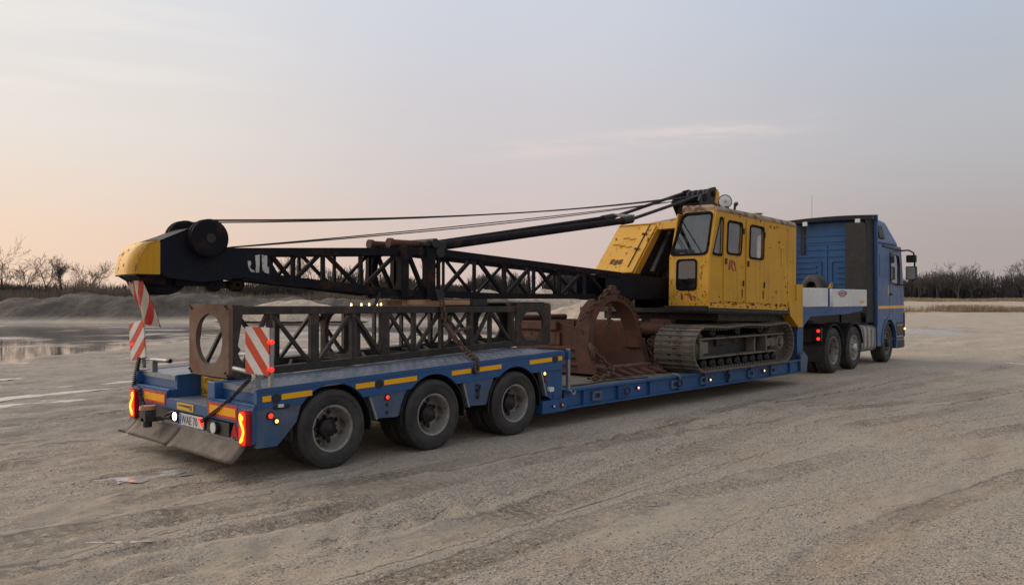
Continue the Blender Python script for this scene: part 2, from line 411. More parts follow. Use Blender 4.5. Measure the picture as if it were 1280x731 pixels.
# --- wheels -------------------------------------------------------
def tyre_prof(r, wd, rim):
    h = wd / 2; p = [(rim, h * .78), (rim + .02, h * .92), (lerp(rim, r, .45), h), (r - .035, h * .95), (r - .008, h * .80)]
    g = [.62, .56, .30, .24, -.02 + .03, -.06 + .02]
    tread = [(r, h * .72)]
    for a in (.46, .16, -.16, -.46):
        tread += [(r, h * (a + .06)), (r - .012, h * (a + .045)), (r - .012, h * (a - .045)), (r, h * (a - .06))]
    tread.append((r, -h * .72))
    return p + tread + [(q[0], -q[1]) for q in p[::-1]]
def make_wheel(parent, loc, r, wd, rimr, side=-1, dual=True, style='deep', name='wheel', segs=48):
    e = empty(name, Vector(loc) - Vector(ORG[parent.name]), parent=parent, org=(0, 0, 0))
    s = side
    m = MB().lathe([(a, b * 1) for a, b in tyre_prof(r, wd, rimr)], (0, 0, 0), 'y', segs)
    # raised sidewall ring and lettering-like blocks
    h = wd / 2
    m.lathe([(lerp(rimr, r, .62), s * h * 1.0), (lerp(rimr, r, .66), s * (h + .004)), (lerp(rimr, r, .70), s * h * .995)], (0, 0, 0), 'y', segs)
    build(m, 'tyre', 'rubber', e)
    if dual:
        m = MB().lathe([(a, b - s * (wd + .05)) for a, b in tyre_prof(r, wd, rimr)], (0, 0, 0), 'y', 36)
        build(m, 'inner_tyre', 'rubber', e)
    m = MB()
    if style == 'deep':
        pr = [(rimr + .008, h * .82), (rimr + .012, h * .88), (rimr - .006, h * .88), (rimr - .018, h * .70), (rimr - .03, -h * .1), (rimr - .045, -h * .55), (rimr - .09, -h * .62), (rimr * .52, -h * .50), (rimr * .50, -h * .5), (.001, -h * .5)]
        m.lathe([(a, s * b) for a, b in pr], (0, 0, 0), 'y', segs)
        rim = build(m, 'rim', 'rim', e)
        m = MB()
        for i in range(8):
            t = 2 * math.pi * (i + .5) / 8; c, q = math.cos(t) * rimr * .70, math.sin(t) * rimr * .70
            m.cyl((c, -s * h * .60, q), (c, -s * h * .53, q), .026, n=10)
        build(m, 'hand_hole', 'black', rim)
        m = MB(); m.lathe([(rimr * .42, -s * h * .5), (rimr * .42, s * h * .1), (rimr * .36, s * h * .25), (rimr * .20, s * h * .30), (rimr * .18, s * h * .42), (.001, s * h * .42)], (0, 0, 0), 'y', 20)
        for i in range(8):
            t = 2 * math.pi * i / 8; c, q = math.cos(t) * rimr * .49, math.sin(t) * rimr * .49
            m.cyl((c, -s * h * .5, q), (c, -s * h * .12, q), .016, n=6)
        build(m, 'hub', 'grease', rim)
    else:
        pr = [(rimr + .008, h * .82), (rimr + .012, h * .9), (rimr - .008, h * .9), (rimr - .03, h * .55), (rimr * .80, h * .50), (rimr * .66, h * .78), (rimr * .50, h * .82), (.001, h * .82)]
        m.lathe([(a, s * b) for a, b in pr], (0, 0, 0), 'y', segs)
        rim = build(m, 'rim', 'rim_dark' if style == 'dark' else 'rim', e)
        m = MB()
        for i in range(10):
            t = 2 * math.pi * i / 10; c, q = math.cos(t) * rimr * .58, math.sin(t) * rimr * .58
            m.cyl((c, s * h * .80, q), (c, s * h * 1.02, q), .017, n=6)
        m.lathe([(rimr * .36, s * h * .8), (rimr * .36, s * h * 1.15), (rimr * .30, s * h * 1.25), (.001, s * h * 1.25)], (0, 0, 0), 'y', 20)
        build(m, 'hub', 'grease' if style == 'dark' else 'silver', rim)
        m = MB()
        for i in range(10):
            t = 2 * math.pi * (i + .5) / 10; c, q = math.cos(t) * rimr * .84, math.sin(t) * rimr * .84
            m.cyl((c, s * h * .50, q), (c, s * h * .56, q), .028, n=10)
        build(m, 'hand_hole', 'black', rim)
    return e
TW = .235
w0 = make_wheel(tr, (WX[0], -HW + TW / 2, WR), WR, TW, .222)
w1 = make_wheel(tr, (WX[0], HW - TW / 2, WR), WR, TW, .222, side=1)
for x in WX[1:]:
    copy_tree(w0, tr, (x, -HW + TW / 2, WR)); copy_tree(w1, tr, (x, HW - TW / 2, WR))
for i, x in enumerate(WX):
    m = MB().cyl((x, -1.0, WR), (x, 1.0, WR), .065, n=12)
    build(m, 'axle', 'grease', tr)

# --- rear deck ------------------------------------------------------
CH = (.47, -.46)                            # centre channel between y = .32 and -.46
def slab(mb, x0, x1, y0, y1, t, dz=0.):
    mb.hexa([(x0, y0, ztop(x0) - t + dz), (x1, y0, ztop(x1) - t + dz), (x1, y1, ztop(x1) - t + dz), (x0, y1, ztop(x0) - t + dz),
             (x0, y0, ztop(x0) + dz), (x1, y0, ztop(x1) + dz), (x1, y1, ztop(x1) + dz), (x0, y1, ztop(x0) + dz)])
m = MB(); slab(m, .09, 4.3, CH[1], -HW + .012, .05); build(m, 'deck_plate', 'deck_plate', tr)
m = MB(); slab(m, .09, 4.3, CH[0], HW - .012, .05); build(m, 'deck_plate', 'deck_plate', tr)
m = MB(); slab(m, .62, 4.3, CH[1] + .003, CH[0] - .003, .05, -.004); build(m, 'deck_plate', 'deck_plate', tr)
# checker tread on the near deck strip: small raised bars
m = MB()
for i in range(62):
    for j in range(8):
        x = .62 + i * .058; y = -1.30 + j * .075 + (.037 if i % 2 else 0); z = ztop(x)
        a = .6 if (i + j) % 2 else -.6
        dx, dy = .018 * math.cos(a), .018 * math.sin(a)
        m.add([(x - dx, y - dy - .004, z), (x + dx, y + dy - .004, z), (x + dx, y + dy + .004, z), (x - dx, y - dy + .004, z), (x, y, z + .005)],
              [(0, 1, 4), (1, 2, 4), (2, 3, 4), (3, 0, 4)])
o = build(m, 'tread_pattern', 'galv', tr); o['kind'] = 'stuff'
# side beams with wheel arches cut out
def side_beam(s):
    top = [(4.3, ztop(4.3) - .004), (.03, ztop(.03) - .004)]
    low = [(.03, .655)]
    ra = .447
    for xc in WX:
        zl = .66 + .028 * (xc - .848)
        a0 = math.asin((zl - WR) / ra)
        for k in range(13):
            a = math.pi - a0 - (math.pi - 2 * a0) * k / 12
            low.append((xc + ra * math.cos(a), min(WR + ra * math.sin(a), ztop(xc) - .022)))
    low.append((4.3, .75))
    m = MB().plate(top + low, (), 'xz', s * (HW - .05), s * HW)
    return build(m, 'side_beam', 'blue', tr)
side_beam(-1); side_beam(1)
for s in (-1, 1):
    # lip along the deck edge
    m = MB(); m.hexa([(.03, s * (HW - .012), ztop(.03) - .03), (4.3, s * (HW - .012), ztop(4.3) - .03), (4.3, s * (HW + .008), ztop(4.3) - .03), (.03, s * (HW + .008), ztop(.03) - .03),
                      (.03, s * (HW - .012), ztop(.03) + .006), (4.3, s * (HW - .012), ztop(4.3) + .006), (4.3, s * (HW + .008), ztop(4.3) + .006), (.03, s * (HW + .008), ztop(.03) + .006)])
    build(m, 'deck_rail', 'blue', tr)
    for i, xc in enumerate(WX):
        # mudguard liner
        m = MB(); n = 14; vs = []
        for k in range(n + 1):
            a = R(-8 + 196 * k / n); c, q = math.cos(a), math.sin(a)
            for rr in (.450, .462):
                zz = min(WR + rr * q, ztop(xc) - .055)
                for y in (HW - .012, .72): vs.append((xc + rr * c, s * y, zz))
        fs = []
        for k in range(n):
            b = k * 4
            fs += [(b, b + 1, b + 5, b + 4), (b + 2, b + 6, b + 7, b + 3), (b, b + 4, b + 6, b + 2), (b + 1, b + 3, b + 7, b + 5)]
        fs += [(0, 2, 3, 1), (n * 4, n * 4 + 1, n * 4 + 3, n * 4 + 2)]
        m.add(vs, fs, False); build(m, 'mudguard', 'black', tr)
    # skirt plates between the wheels
    for xc, sc_ in ((WX[0], 1), (WX[1], 1)):
        z1 = .655 + .028 * (xc - .848)
        P = [(xc + .425, z1 + .02), (xc + .51, .43), (xc + .78, .42), (xc + .90, z1 + .04)]
        m = MB().plate(P, (), 'xz', s * (HW - .045), s * (HW - .012)); build(m, 'skirt_plate', 'blue_dirty', tr, .004)
        m = MB().beam((xc + .43, s * (HW - .03), z1 - .005), (xc + .515, s * (HW - .03), .42), .075, .022, (1, 0, .35)); build(m, 'mudguard_edge', 'galv', tr)
        m = MB().plate([(xc + .78, .42), (xc + .90, z1 + .04), (xc + .95, z1 + .04), (xc + .82, .42)], (), 'xz', s * (HW - .3), s * (HW - .03)); build(m, 'skirt_flank', 'blue_dirty', tr)
    # rear skirt and the skirt before the step
    m = MB().plate([(.03, .30), (.24, .30), (.44, .50), (.50, .70), (.03, .70)], (), 'xz', s * (HW - .05), s * (HW - .006)); build(m, 'skirt_plate', 'blue_dirty', tr, .004)
    m = MB().plate([(WX[2] + .45, .80), (WX[2] + .56, .44), (4.13, .36), (4.16, .80)], (), 'xz', s * (HW - .06), s * (HW - .02)); build(m, 'skirt_plate', 'blue', tr, .004)
    m = MB().beam((WX[2] + .455, s * (HW - .03), .74), (WX[2] + .555, s * (HW - .03), .43), .075, .022, (1, 0, .35)); build(m, 'mudguard_edge', 'galv', tr)
# orange stripe segments on the beams (thin tape)
SEG = [(.085, .172), (.278, WX[0] - .245), (WX[0] + .255, 1.335), (1.455, WX[1] - .25), (WX[1] + .25, 2.685), (2.805, WX[2] - .255), (WX[2] + .245, 4.10), (4.22, 4.297)]
for s in (-1, 1):
    for a, b in SEG:
        za = ztop(a); zb = ztop(b)
        m = MB().plate([(a, za - .118), (b, zb - .118), (b, zb - .066), (a, za - .066)], (), 'xz', s * (HW + .001), s * (HW + .004))
        build(m, 'reflective_stripe', 'stripe_yellow', tr)
    for x in (.225, 1.395, 2.745, 4.16):   # oval lashing holes
        z = ztop(x) - .10
        m = MB().plate([(x + .045 * math.cos(t), z + .045 * math.sin(t)) for t in [2 * math.pi * k / 14 for k in range(14)]], (), 'xz', s * (HW + .001), s * (HW + .006))
        build(m, 'lashing_hole', 'black', tr)
# chassis spine
m = MB().box(.66, 4.2, -.62, .62, .50, .76); m.box(.6, 4.1, -.42, -.32, .42, .6); m.box(.6, 4.1, .32, .42, .42, .6); build(m, 'chassis_frame', 'grease', tr)

# --- rear end ---------------------------------------------------------
m = MB().plate([(HW - .01, .34), (HW - .01, .672), (CH[0], .672), (CH[0], .60), (CH[1], .60), (CH[1], .672), (-HW + .01, .672), (-HW + .01, .34), (-1.02, .34), (-1.02, .50), (.98, .50), (.98, .34)], (), 'yz', 0, .045)
build(m, 'rear_panel', 'blue', tr, .006, 2)
for y0, y1 in ((CH[0], HW - .012), (-HW + .012, CH[1])):
    m = MB().box(.02, .30, y0, y1, .672, .690); build(m, 'rear_ledge', 'blue', tr, .003)
for y0, y1 in ((CH[0] + .0, HW - .004), (-HW + .004, CH[1] - .14)):
    m = MB().box(.10, .30, y0, y1, .69, ztop(.1) - .004); build(m, 'rear_block', 'blue', tr, .006, 2)
m = MB().box(.005, .32, CH[1] - .15, CH[1], .69, ztop(.1) + .012); build(m, 'channel_cheek', 'blue', tr, .006, 2)
m = MB().plate([(.046, .60), (.62, .60), (.62, ztop(.6) + .008), (.10, ztop(.1) + .008), (.10, .69), (.046, .69)], (), 'xz', CH[0] - .03, CH[0] - .001); build(m, 'channel_wall', 'blue', tr)
m = MB().plate([(.046, .60), (.62, .60), (.62, ztop(.6) + .008), (.325, ztop(.3) + .008), (.325, .685), (.046, .685)], (), 'xz', CH[1] + .001, CH[1] + .03); build(m, 'channel_wall', 'blue', tr)
m = MB().box(.01, .62, CH[1], CH[0], .585, .606); build(m, 'channel_floor', 'deck_plate', tr)
m = MB().box(.0, .10, -1.30, 1.30, .325, .352); m.box(-.01, .06, -1.0, .98, .352, .365); build(m, 'bumper_bar', 'galv', tr, .004)
m = MB().box(.05, .10, -1.02, .98, .35, .50); build(m, 'recess_back', 'black', tr)
# rubber flap in two sheets below the bumper
def flap(y0, y1, mat, tw=0.):
    m = MB(); n = 10; k = 5; vs = []
    for i in range(n + 1):
        y = lerp(y0, y1, i / n)
        for j in range(k + 1):
            t = j / k; z = .335 - .165 * t - (.002 * math.sin(i * .9 + tw) * t); x = -.01 - .15 * t ** 1.3 - .002 * math.sin(i * .7 + tw) * t
            vs += [(x, y, z), (x + .008, y, z)]
    W_ = (k + 1) * 2; fs = []
    for i in range(n):
        for j in range(k):
            a = i * W_ + j * 2; b = a + W_
            fs += [(a, a + 2, b + 2, b), (a + 1, b + 1, b + 3, a + 3)]
    for j in range(k):
        a = j * 2; b = n * W_ + a; fs += [(a, a + 1, a + 3, a + 2), (b, b + 2, b + 3, b + 1)]
    for i in range(n):
        a = i * W_ + k * 2; fs.append((a, a + 1, a + 1 + W_, a + W_))
    m.add(vs, fs, True); return build(m, 'rubber_flap', mat, tr)
flap(-1.27, .096, 'flap'); flap(.104, 1.18, 'flap', 2.); flap(1.185, 1.40, 'rubber_clean', 1.)
# marker panels: yellow field with a red rim
for y0, y1 in ((.49, 1.07), (-1.07, -.49)):
    m = MB().plate(rrect(y0, y1, .525, .655, .01), (rrect(y0 + .028, y1 - .028, .551, .631, .006),), 'yz', -.006, .001); p = build(m, 'marker_board', 'reflect_red', tr)
    m = MB().plate(rrect(y0 + .028, y1 - .028, .551, .631, .006), (), 'yz', -.005, .0); build(m, 'yellow_field', 'reflect_yellow', p)
# tail lights: dark housing, red lens, glowing S tube and two hot spots
for s in (-1, 1):
    yc = s * 1.262
    m = MB().plate(rrect(yc - .07, yc + .07, .32, .645, .03), (), 'yz', -.05, .0); p = build(m, 'tail_light', 'lens_red', tr, .008, 2)
    pts = []
    for k in range(29):
        t = k / 28; z = .355 + .255 * t; pts.append((-.055, yc - .030 * math.sin((t * 2 - .25) * math.pi) * -s, z))
    m = MB().tube(pts, .015, 6); build(m, 'light_tube', 'lit_orange', p)
    for z in (.385, .575):
        m = MB().cyl((-.056, yc, z), (-.05, yc, z), .024, n=14); build(m, 'lamp_cell', 'lit_orange', p)
    m = MB().plate(rrect(yc - .055, yc + .055, .335, .63, .025), (), 'yz', -.0535, -.05); build(m, 'glow_lens', 'lit_dim', p)
# number plate
m = MB().plate(rrect(-.43, .115, .372, .488, .012), (), 'yz', -.022, -.012); p = build(m, 'number_plate', 'plate_white', tr)
m = MB().plate(rrect(.072, .112, .377, .483, .004), (), 'yz', -.0245, -.0215); build(m, 'country_strip', 'plate_blue', p)
lettering('WAE 70', .118, (-.0225, .06, .388), (0, -1, 0), (0, 0, 1), 'lettering', 'sign_black', p, width=.36)
m = MB().cyl((-.03, -.405, .43), (-.022, -.405, .43), .03, n=12); m.box(-.04, -.02, -.40, -.35, .452, .482); build(m, 'plate_lamp', 'lit_redsoft', tr)
# small yellow maker's badge: no readable words, dark mark and strip
m = MB().plate(rrect(-.175, .20, .515, .588, .006), (), 'yz', -.008, .0005); p = build(m, 'maker_badge', 'sign_yellow', tr)
m = MB().plate([(.165, .566), (.165, .556), (-.085, .548), (-.085, .572)], (), 'yz', -.0105, -.0075); m.plate(rrect(-.14, -.10, .53, .575, .006), (rrect(-.13, -.11, .54, .565, .004),), 'yz', -.0105, -.0075); build(m, 'badge_print', 'sign_black', p)
# reversing lamps, red triangle
m = MB().cyl((-.03, .20, .44), (.0, .20, .44), .05, .055, 18); p = build(m, 'reversing_lamp', 'black', tr)
m = MB().cyl((-.036, .20, .44), (-.03, .20, .44), .042, n=18); build(m, 'lens', 'lit_white', p)
m = MB().cyl((-.05, -.70, .425), (.04, -.70, .425), .062, n=18); m.box(-.02, .05, -.95, -.5, .36, .49); p = build(m, 'reversing_lamp', 'black', tr)
m = MB().cyl((-.058, -.70, .425), (-.05, -.70, .425), .052, n=18); build(m, 'lens', 'lens_clear', p)
m = MB().plate([(-1.03, .505), (-.955, .37), (-1.105, .37)], (), 'yz', -.008, .001); build(m, 'triangle_reflector', 'lens_red', tr)
# beacon bracket on the far side of the bumper
m = MB().box(-.20, .0, .56, .64, .36, .40); m.box(-.20, -.09, .52, .68, .36, .485); m.cyl((-.145, .60, .30), (-.145, .60, .40), .045, n=12); m.beam((-.1, .55, .38), (-.03, .30, .42), .03, .03); p = build(m, 'beacon_bracket', 'black', tr, .006)
m = MB().cyl((-.145, .60, .485), (-.145, .60, .525), .085, .078, 20); build(m, 'beacon_cap', 'beacon', p)
# warning boards on posts, with sliding tubes and coiled leads
def board(s, mat):
    yb0, yb1 = (-1.485, -1.06) if s < 0 else (1.24, 1.66)
    z0, z1 = (.965, 1.395)
    m = MB().plate(rrect(yb0, yb1, z0, z1, .012), (), 'yz', .085, .097)
    if s > 0: m.xf(Matrix.Translation((.09, 1.42, .98)) @ Matrix.Rotation(R(-9), 4, 'X') @ Matrix.Translation((-.09, -1.42, -.98)))
    b = build(m, 'warning_board', mat, tr, .002)
    y = -1.47 if s < 0 else 1.32
    m = MB().box(.10, .135, y - .02, y + .02, .86, 1.39)
    if s > 0: m = MB().box(.10, .135, 1.34, 1.38, .86, 1.1)
    build(m, 'board_post', 'galv', b)
    for z in ((1.02, 1.265) if s < 0 else (1.12,)):
        yy = -1.505 if s < 0 else 1.60
        m = MB().cyl((.10, yy, z), (.10, yy + .028 * s, z), .020, .015, 12); m.cyl((.085, yy, z), (.065, yy, z), .018, .010, 12)
        l = build(m, 'marker_lamp', 'lit_red', b)
    ya, yb = (-1.36, -.98) if s < 0 else (1.18, .72)
    if s < 0:
        m = MB().cyl((.12, -1.30, .955), (.12, -.78, .985), .024, n=12); m.box(.09, .15, -1.24, -1.17, .83, .98)
    else:
        m = MB().cyl((.12, 1.28, .965), (.12, .72, .975), .020, n=12); m.box(.09, .15, 1.06, 1.13, .83, .96)
    build(m, 'sliding_tube', 'galv', b, 0)
    if s > 0:
        m = MB().cyl((.12, .72, .975), (.12, .66, .976), .025, n=10); build(m, 'handle_grip', 'black', b)
board(-1, 'board_right'); board(1, 'board_left')
def coil(name, a, b, rad, turns, r, parent, sag=.0, mat='black'):
    a = Vector(a); b = Vector(b); d = (b - a).normalized(); u = d.cross(Vector((0, 0, 1))).normalized(); v_ = u.cross(d); P = []
    n = turns * 8
    for i in range(n + 1):
        t = i / n; c = a.lerp(b, t) - Vector((0, 0, sag * 4 * t * (1 - t)))
        P.append(c + (u * math.cos(2 * math.pi * t * turns) + v_ * math.sin(2 * math.pi * t * turns)) * rad)
    m = MB().tube(P, r, 5); return build(m, name, mat, parent)
coil('coiled_lead', (.06, -1.20, .92), (-.05, -.44, .46), .016, 34, .006, tr, .03)
coil('coiled_lead', (.08, 1.40, .98), (.0, 1.36, .66), .022, 14, .008, tr)
coil('coiled_lead', (-.02, 1.16, .66), (-.10, .74, .48), .018, 10, .007, tr, .04)
m = MB().tube([(-.10, .62, .38), (-.08, .52, .37), (-.06, .45, .39), (-.04, .35, .45), (-.01, .25, .49)], .012, 6); build(m, 'lead', 'black', tr)
# yellow convoy sign lying in the channel, mostly behind the cheek
sg = empty('convoy_sign', (.36, 0, .607))
tag(sg, 'yellow black-lettered convoy sign tucked in the channel below the lattice section', 'sign')
m = MB().box(.355, .372, -.44, .43, .607, .812); build(m, 'sign_panel', 'sign_yellow', sg, .003)
lettering('CONVOI', .075, (.3545, .33, .742), (0, -1, 0), (0, 0, 1), 'lettering', 'sign_black', sg, width=.62)
lettering('EXCEPTIONNEL', .085, (.3545, .415, .625), (0, -1, 0), (0, 0, 1), 'lettering', 'sign_black', sg, width=.80)
# side lamps
def lamp(x, z, mat, r=.02, y=-HW, n='side_marker', parent=tr, house=True):
    m = MB().cyl((x, y + .02, z), (x, y - .012, z), r * 1.5, n=12); p = build(m, n, 'black', parent)
    m = MB().cyl((x, y - .012, z), (x, y - .02, z), r, r * .8, 12); build(m, 'lens', mat, p)
lamp(.165, .585, 'lit_redsoft', .024); lamp(.225, .53, 'lit_amber', .018)
m = MB().box(.20, .36, -HW - .012, -HW + .01, .64, .68); build(m, 'lamp_bracket', 'black', tr, .004)
m = MB().plate(rrect(.235, .295, .655, .685, .01), (), 'xz', -HW - .018, -HW - .012); build(m, 'clear_reflector', 'lens_clear', tr)
lamp(1.50, .635, 'lit_redsoft', .020, -HW + .01); lamp(WX[2] + .535, .71, 'lit_amber', .020, -HW + .02); lamp(WX[2] + .56, .63, 'lens_red', .022, -HW + .02)
m = MB().plate(rrect(4.03, 4.12, .475, .535, .02), (), 'xz', -HW - .02, -HW + .02); build(m, 'clear_lamp', 'lens_clear', tr, .006)
for x, z in ((1.50, .56), (1.50, .48), (2.78, .60), (2.80, .52)):
    m = MB().cyl((x, -HW + .012, z), (x, -HW - .001, z), .014, n=8); build(m, 'drain_hole', 'black', tr)
m = MB().tube([(2.77, -HW - .01, .66), (2.83, -HW - .012, .655), (2.80, -HW - .012, .60), (2.79, -HW - .012, .50)], .012, 6); build(m, 'rope_hook', 'black', tr)

# --- step and low bed -----------------------------------------------------
m = MB().box(4.16, 4.34, -HW + .03, HW - .03, .36, ztop(4.3) - .06); build(m, 'step_wall', 'blue', tr, .008, 2)
m = MB().box(4.30, 4.345, -HW, HW, ztop(4.3) - .19, ztop(4.3) + .006); build(m, 'step_header', 'blue', tr, .004)
m = MB().box(3.93, 4.40, -HW + .004, HW - .004, .20, .362); build(m, 'step_foot', 'blue', tr, .008, 2)
BX0, BX1, BZ0, BZ1 = 4.40, 11.45, .215, .47
for s in (-1, 1):
    y = s * HW
    m = MB()
    m.box(BX0, BX1, y, y - s * .10, BZ1 - .03, BZ1)            # top flange
    m.box(BX0, BX1, y - s * .045, y - s * .065, BZ0 + .0225, BZ1 - .03)  # web
    m.box(BX0, BX1, y - s * .002, y - s * .14, BZ0, BZ0 + .022)      # bottom flange
    build(m, 'side_rail', 'blue', tr, .003)
    for x in np.arange(4.75, 11.4, .78):
        m = MB().box(x, x + .014, y - s * .004, y - s * .045, BZ0 + .022, BZ1 - .03); build(m, 'rail_stiffener', 'blue', tr)
    for i, x in enumerate((4.95, 6.9, 7.75, 9.35, 10.2)):
        m = MB().plate(rrect(x, x + .22, .275, .40, .02), (rrect(x + .05, x + .17, .305, .37, .015),), 'xz', y - s * .045, y - s * .012); build(m, 'outrigger_pocket', 'blue_dirty', tr)
for i in range(9):
    x = 4.8 + i * .8
    m = MB().box(x, x + .12, -HW + .07, HW - .07, .25, .395); build(m, 'cross_member', 'grease', tr)
for s in (-1, 1):
    m = MB().box(BX0, BX1, s * .35, s * .45, .22, .395); build(m, 'main_beam', 'grease', tr)
# wooden deck: lengthwise planks
npl = 12; wpl = (2 * HW - .2) / npl
for i in range(npl):
    y0 = -HW + .1 + i * wpl; z = BZ1 - .012 + random.uniform(-.004, .006)
    m = MB().box(BX0 + random.uniform(0, .03), BX1 - random.uniform(0, .04), y0 + .006, y0 + wpl - .006, z - .06, z); build(m, 'plank', 'plank', tr, .004)
lamp(6.02, .365, 'lit_pink', .016, -HW + .02); lamp(8.05, .33, 'lit_warm', .015, -HW + .02); lamp(9.95, .355, 'lit_warm', .016, -HW + .02)
lamp(4.30, .285, 'lens_amber', .022, -HW); lamp(4.13, .285, 'lens_clear', .016, -HW)
for x in (5.72, 7.1, 8.6, 9.9):
    m = MB().tube([(x + .06 * math.cos(t), -HW + .0 - .01, .345 + .05 * math.sin(t)) for t in [2 * math.pi * k / 12 for k in range(13)]], .011, 6); build(m, 'lashing_ring', 'grease', tr)
# stake post beside the step
m = MB().box(4.46, 4.505, -HW + .03, -HW + .075, .45, 1.0); p = build(m, 'stake', 'galv', tr, .004)
m = MB().box(4.455, 4.51, -HW + .025, -HW + .08, .86, .97); build(m, 'blue_band', 'blue_truck', p)
m = MB().tube([(4.42, -HW - .01, .47), (4.46, -HW - .02, .45), (4.48, -HW - .02, .40), (4.53, -HW - .02, .41), (4.54, -HW - .02, .45)], .014, 6); build(m, 'shackle', 'galv', tr)
m = MB().tube([(6.98, -HW + .04, .50), (7.05, -HW - .02, .47), (7.10, -HW - .02, .42)], .013, 6); build(m, 'shackle', 'galv', tr)

# --- gooseneck ----------------------------------------------------------------
for s in (-1, 1):
    y = s * 1.05
    P = [(11.45, .22), (11.70, .22), (11.78, 1.18), (12.15, 1.27), (14.6, 1.30), (15.5, 1.36), (15.6, 1.46), (11.75, 1.47), (11.45, .95)]
    m = MB().plate(P, (), 'xz', y - s * .04, y); build(m, 'neck_plate', 'blue', tr, .004)
    m = MB().plate([(11.45, .22), (11.72, .22), (11.78, .50), (11.60, .62), (11.45, .55)], (), 'xz', s * HW, s * (HW - .03)); build(m, 'neck_gusset', 'blue_dirty', tr, .004)
    m = MB().plate([(11.72, 1.47), (12.4, 1.47), (12.05, 1.25), (11.95, 1.25)], (), 'xz', s * 1.18, s * 1.052); build(m, 'neck_gusset', 'blue', tr)
for s in (-1, 1):
    m = MB().plate([(11.46, .22), (11.70, .22), (11.74, 1.10), (12.02, 1.26), (12.35, 1.465), (11.62, 1.465), (11.46, 1.0)], (), 'xz', s * 1.30, s * 1.27); build(m, 'neck_side', 'blue', tr, .004)
m = MB().box(11.47, 11.62, -1.265, 1.265, .24, 1.30); build(m, 'neck_wall', 'blue_dirty', tr, .006)
m = MB().box(11.80, 15.55, -1.01, 1.01, 1.40, 1.455); m.box(12.2, 15.4, -.6, .6, 1.28, 1.40); build(m, 'neck_deck', 'blue_dirty', tr)
m = MB().cyl((14.75, 0, 1.12), (14.75, 0, 1.30), .05, n=12); build(m, 'kingpin', 'grease', tr)
for x in (12.9, 13.62, 14.6):
    m = MB().box(x, x + .05, -1.045, -1.02, 1.30, 1.87 if x == 13.62 else 1.45); build(m, 'neck_rib', 'blue', tr)
lamp(12.45, 1.375, 'lit_warm', .012, -1.05)
# white tool boxes
m = MB().box(12.12, 13.50, -1.075, -.45, 1.472, 1.868); build(m, 'tool_box', 'white_box', tr, .012, 2)
m = MB().box(13.76, 15.75, -1.075, -.45, 1.462, 1.852); p = build(m, 'tool_box', 'white_box', tr, .012, 2)
# maker's mark on the box: red oval ring with a short red line of strokes below
def ell(cx, cz, a, b, n=28): return [(cx + a * math.cos(2 * math.pi * k / n), cz + b * math.sin(2 * math.pi * k / n)) for k in range(n)]
m = MB().plate(ell(14.28, 1.765, .27, .058), (ell(14.28, 1.765, .245, .043),), 'xz', -1.079, -1.076)
for i, (x, w_) in enumerate(((14.10, .07), (14.19, .06), (14.27, .08), (14.37, .05), (14.44, .05))):
    m.plate([(x, 1.742), (x + w_, 1.742), (x + w_ * .8, 1.79), (x + .01, 1.785)], (), 'xz', -1.079, -1.076)
for i in range(7):
    m.plate([(14.13 + i * .047, 1.685), (14.165 + i * .047, 1.685), (14.165 + i * .047, 1.70), (14.13 + i * .047, 1.70)], (), 'xz', -1.079, -1.076)
build(m, 'red_mark', 'paint_red', p)
m = MB().plate(rrect(15.32, 15.58, 1.54, 1.60, .01), (), 'xz', -1.080, -1.076); build(m, 'yellow_sticker', 'sign_yellow', p)
# spare wheel standing behind the boxes
sw = make_wheel(tr, (14.72, -.26, 1.475 + .36), .36, .24, .20, dual=False, style='dark', name='spare_wheel', segs=36)
sw.rotation_euler = (0, 0, R(62))
m = MB().box(14.5, 14.95, -.30, -.22, 1.455, 1.50); build(m, 'wheel_carrier', 'grease', tr)
for k in range(3):
    m = MB().tube([(12.0 + .05 * math.cos(t + k) + .004 * t, -.3 + k * .05, 1.9 + k * .02 + .09 * math.sin(t)) for t in [2 * math.pi * q / 14 for q in range(30)]], .014, 6)
    m.xf(Matrix.Translation((1.0, 0, -.05))); build(m, 'air_hose', 'reflect_red' if k % 2 else 'cable', tr)
# ================================================================== CRAWLER CRANE (faces the trailer's tail)
cr = empty('crawler_crane', (9.2, 0, .47))
tag(cr, 'old yellow crawler crane with black lattice boom loaded on the blue low-bed trailer', 'crane')
TILT = Matrix.Translation((9.5, 0, 1.45)) @ Matrix.Rotation(R(1.6), 4, 'Y') @ Matrix.Translation((-9.5, 0, -1.45))
def hb(mb, name, mat, parent=cr, bevel=0., seg=1): return build(mb.xf(TILT), name, mat, parent, bevel, seg)
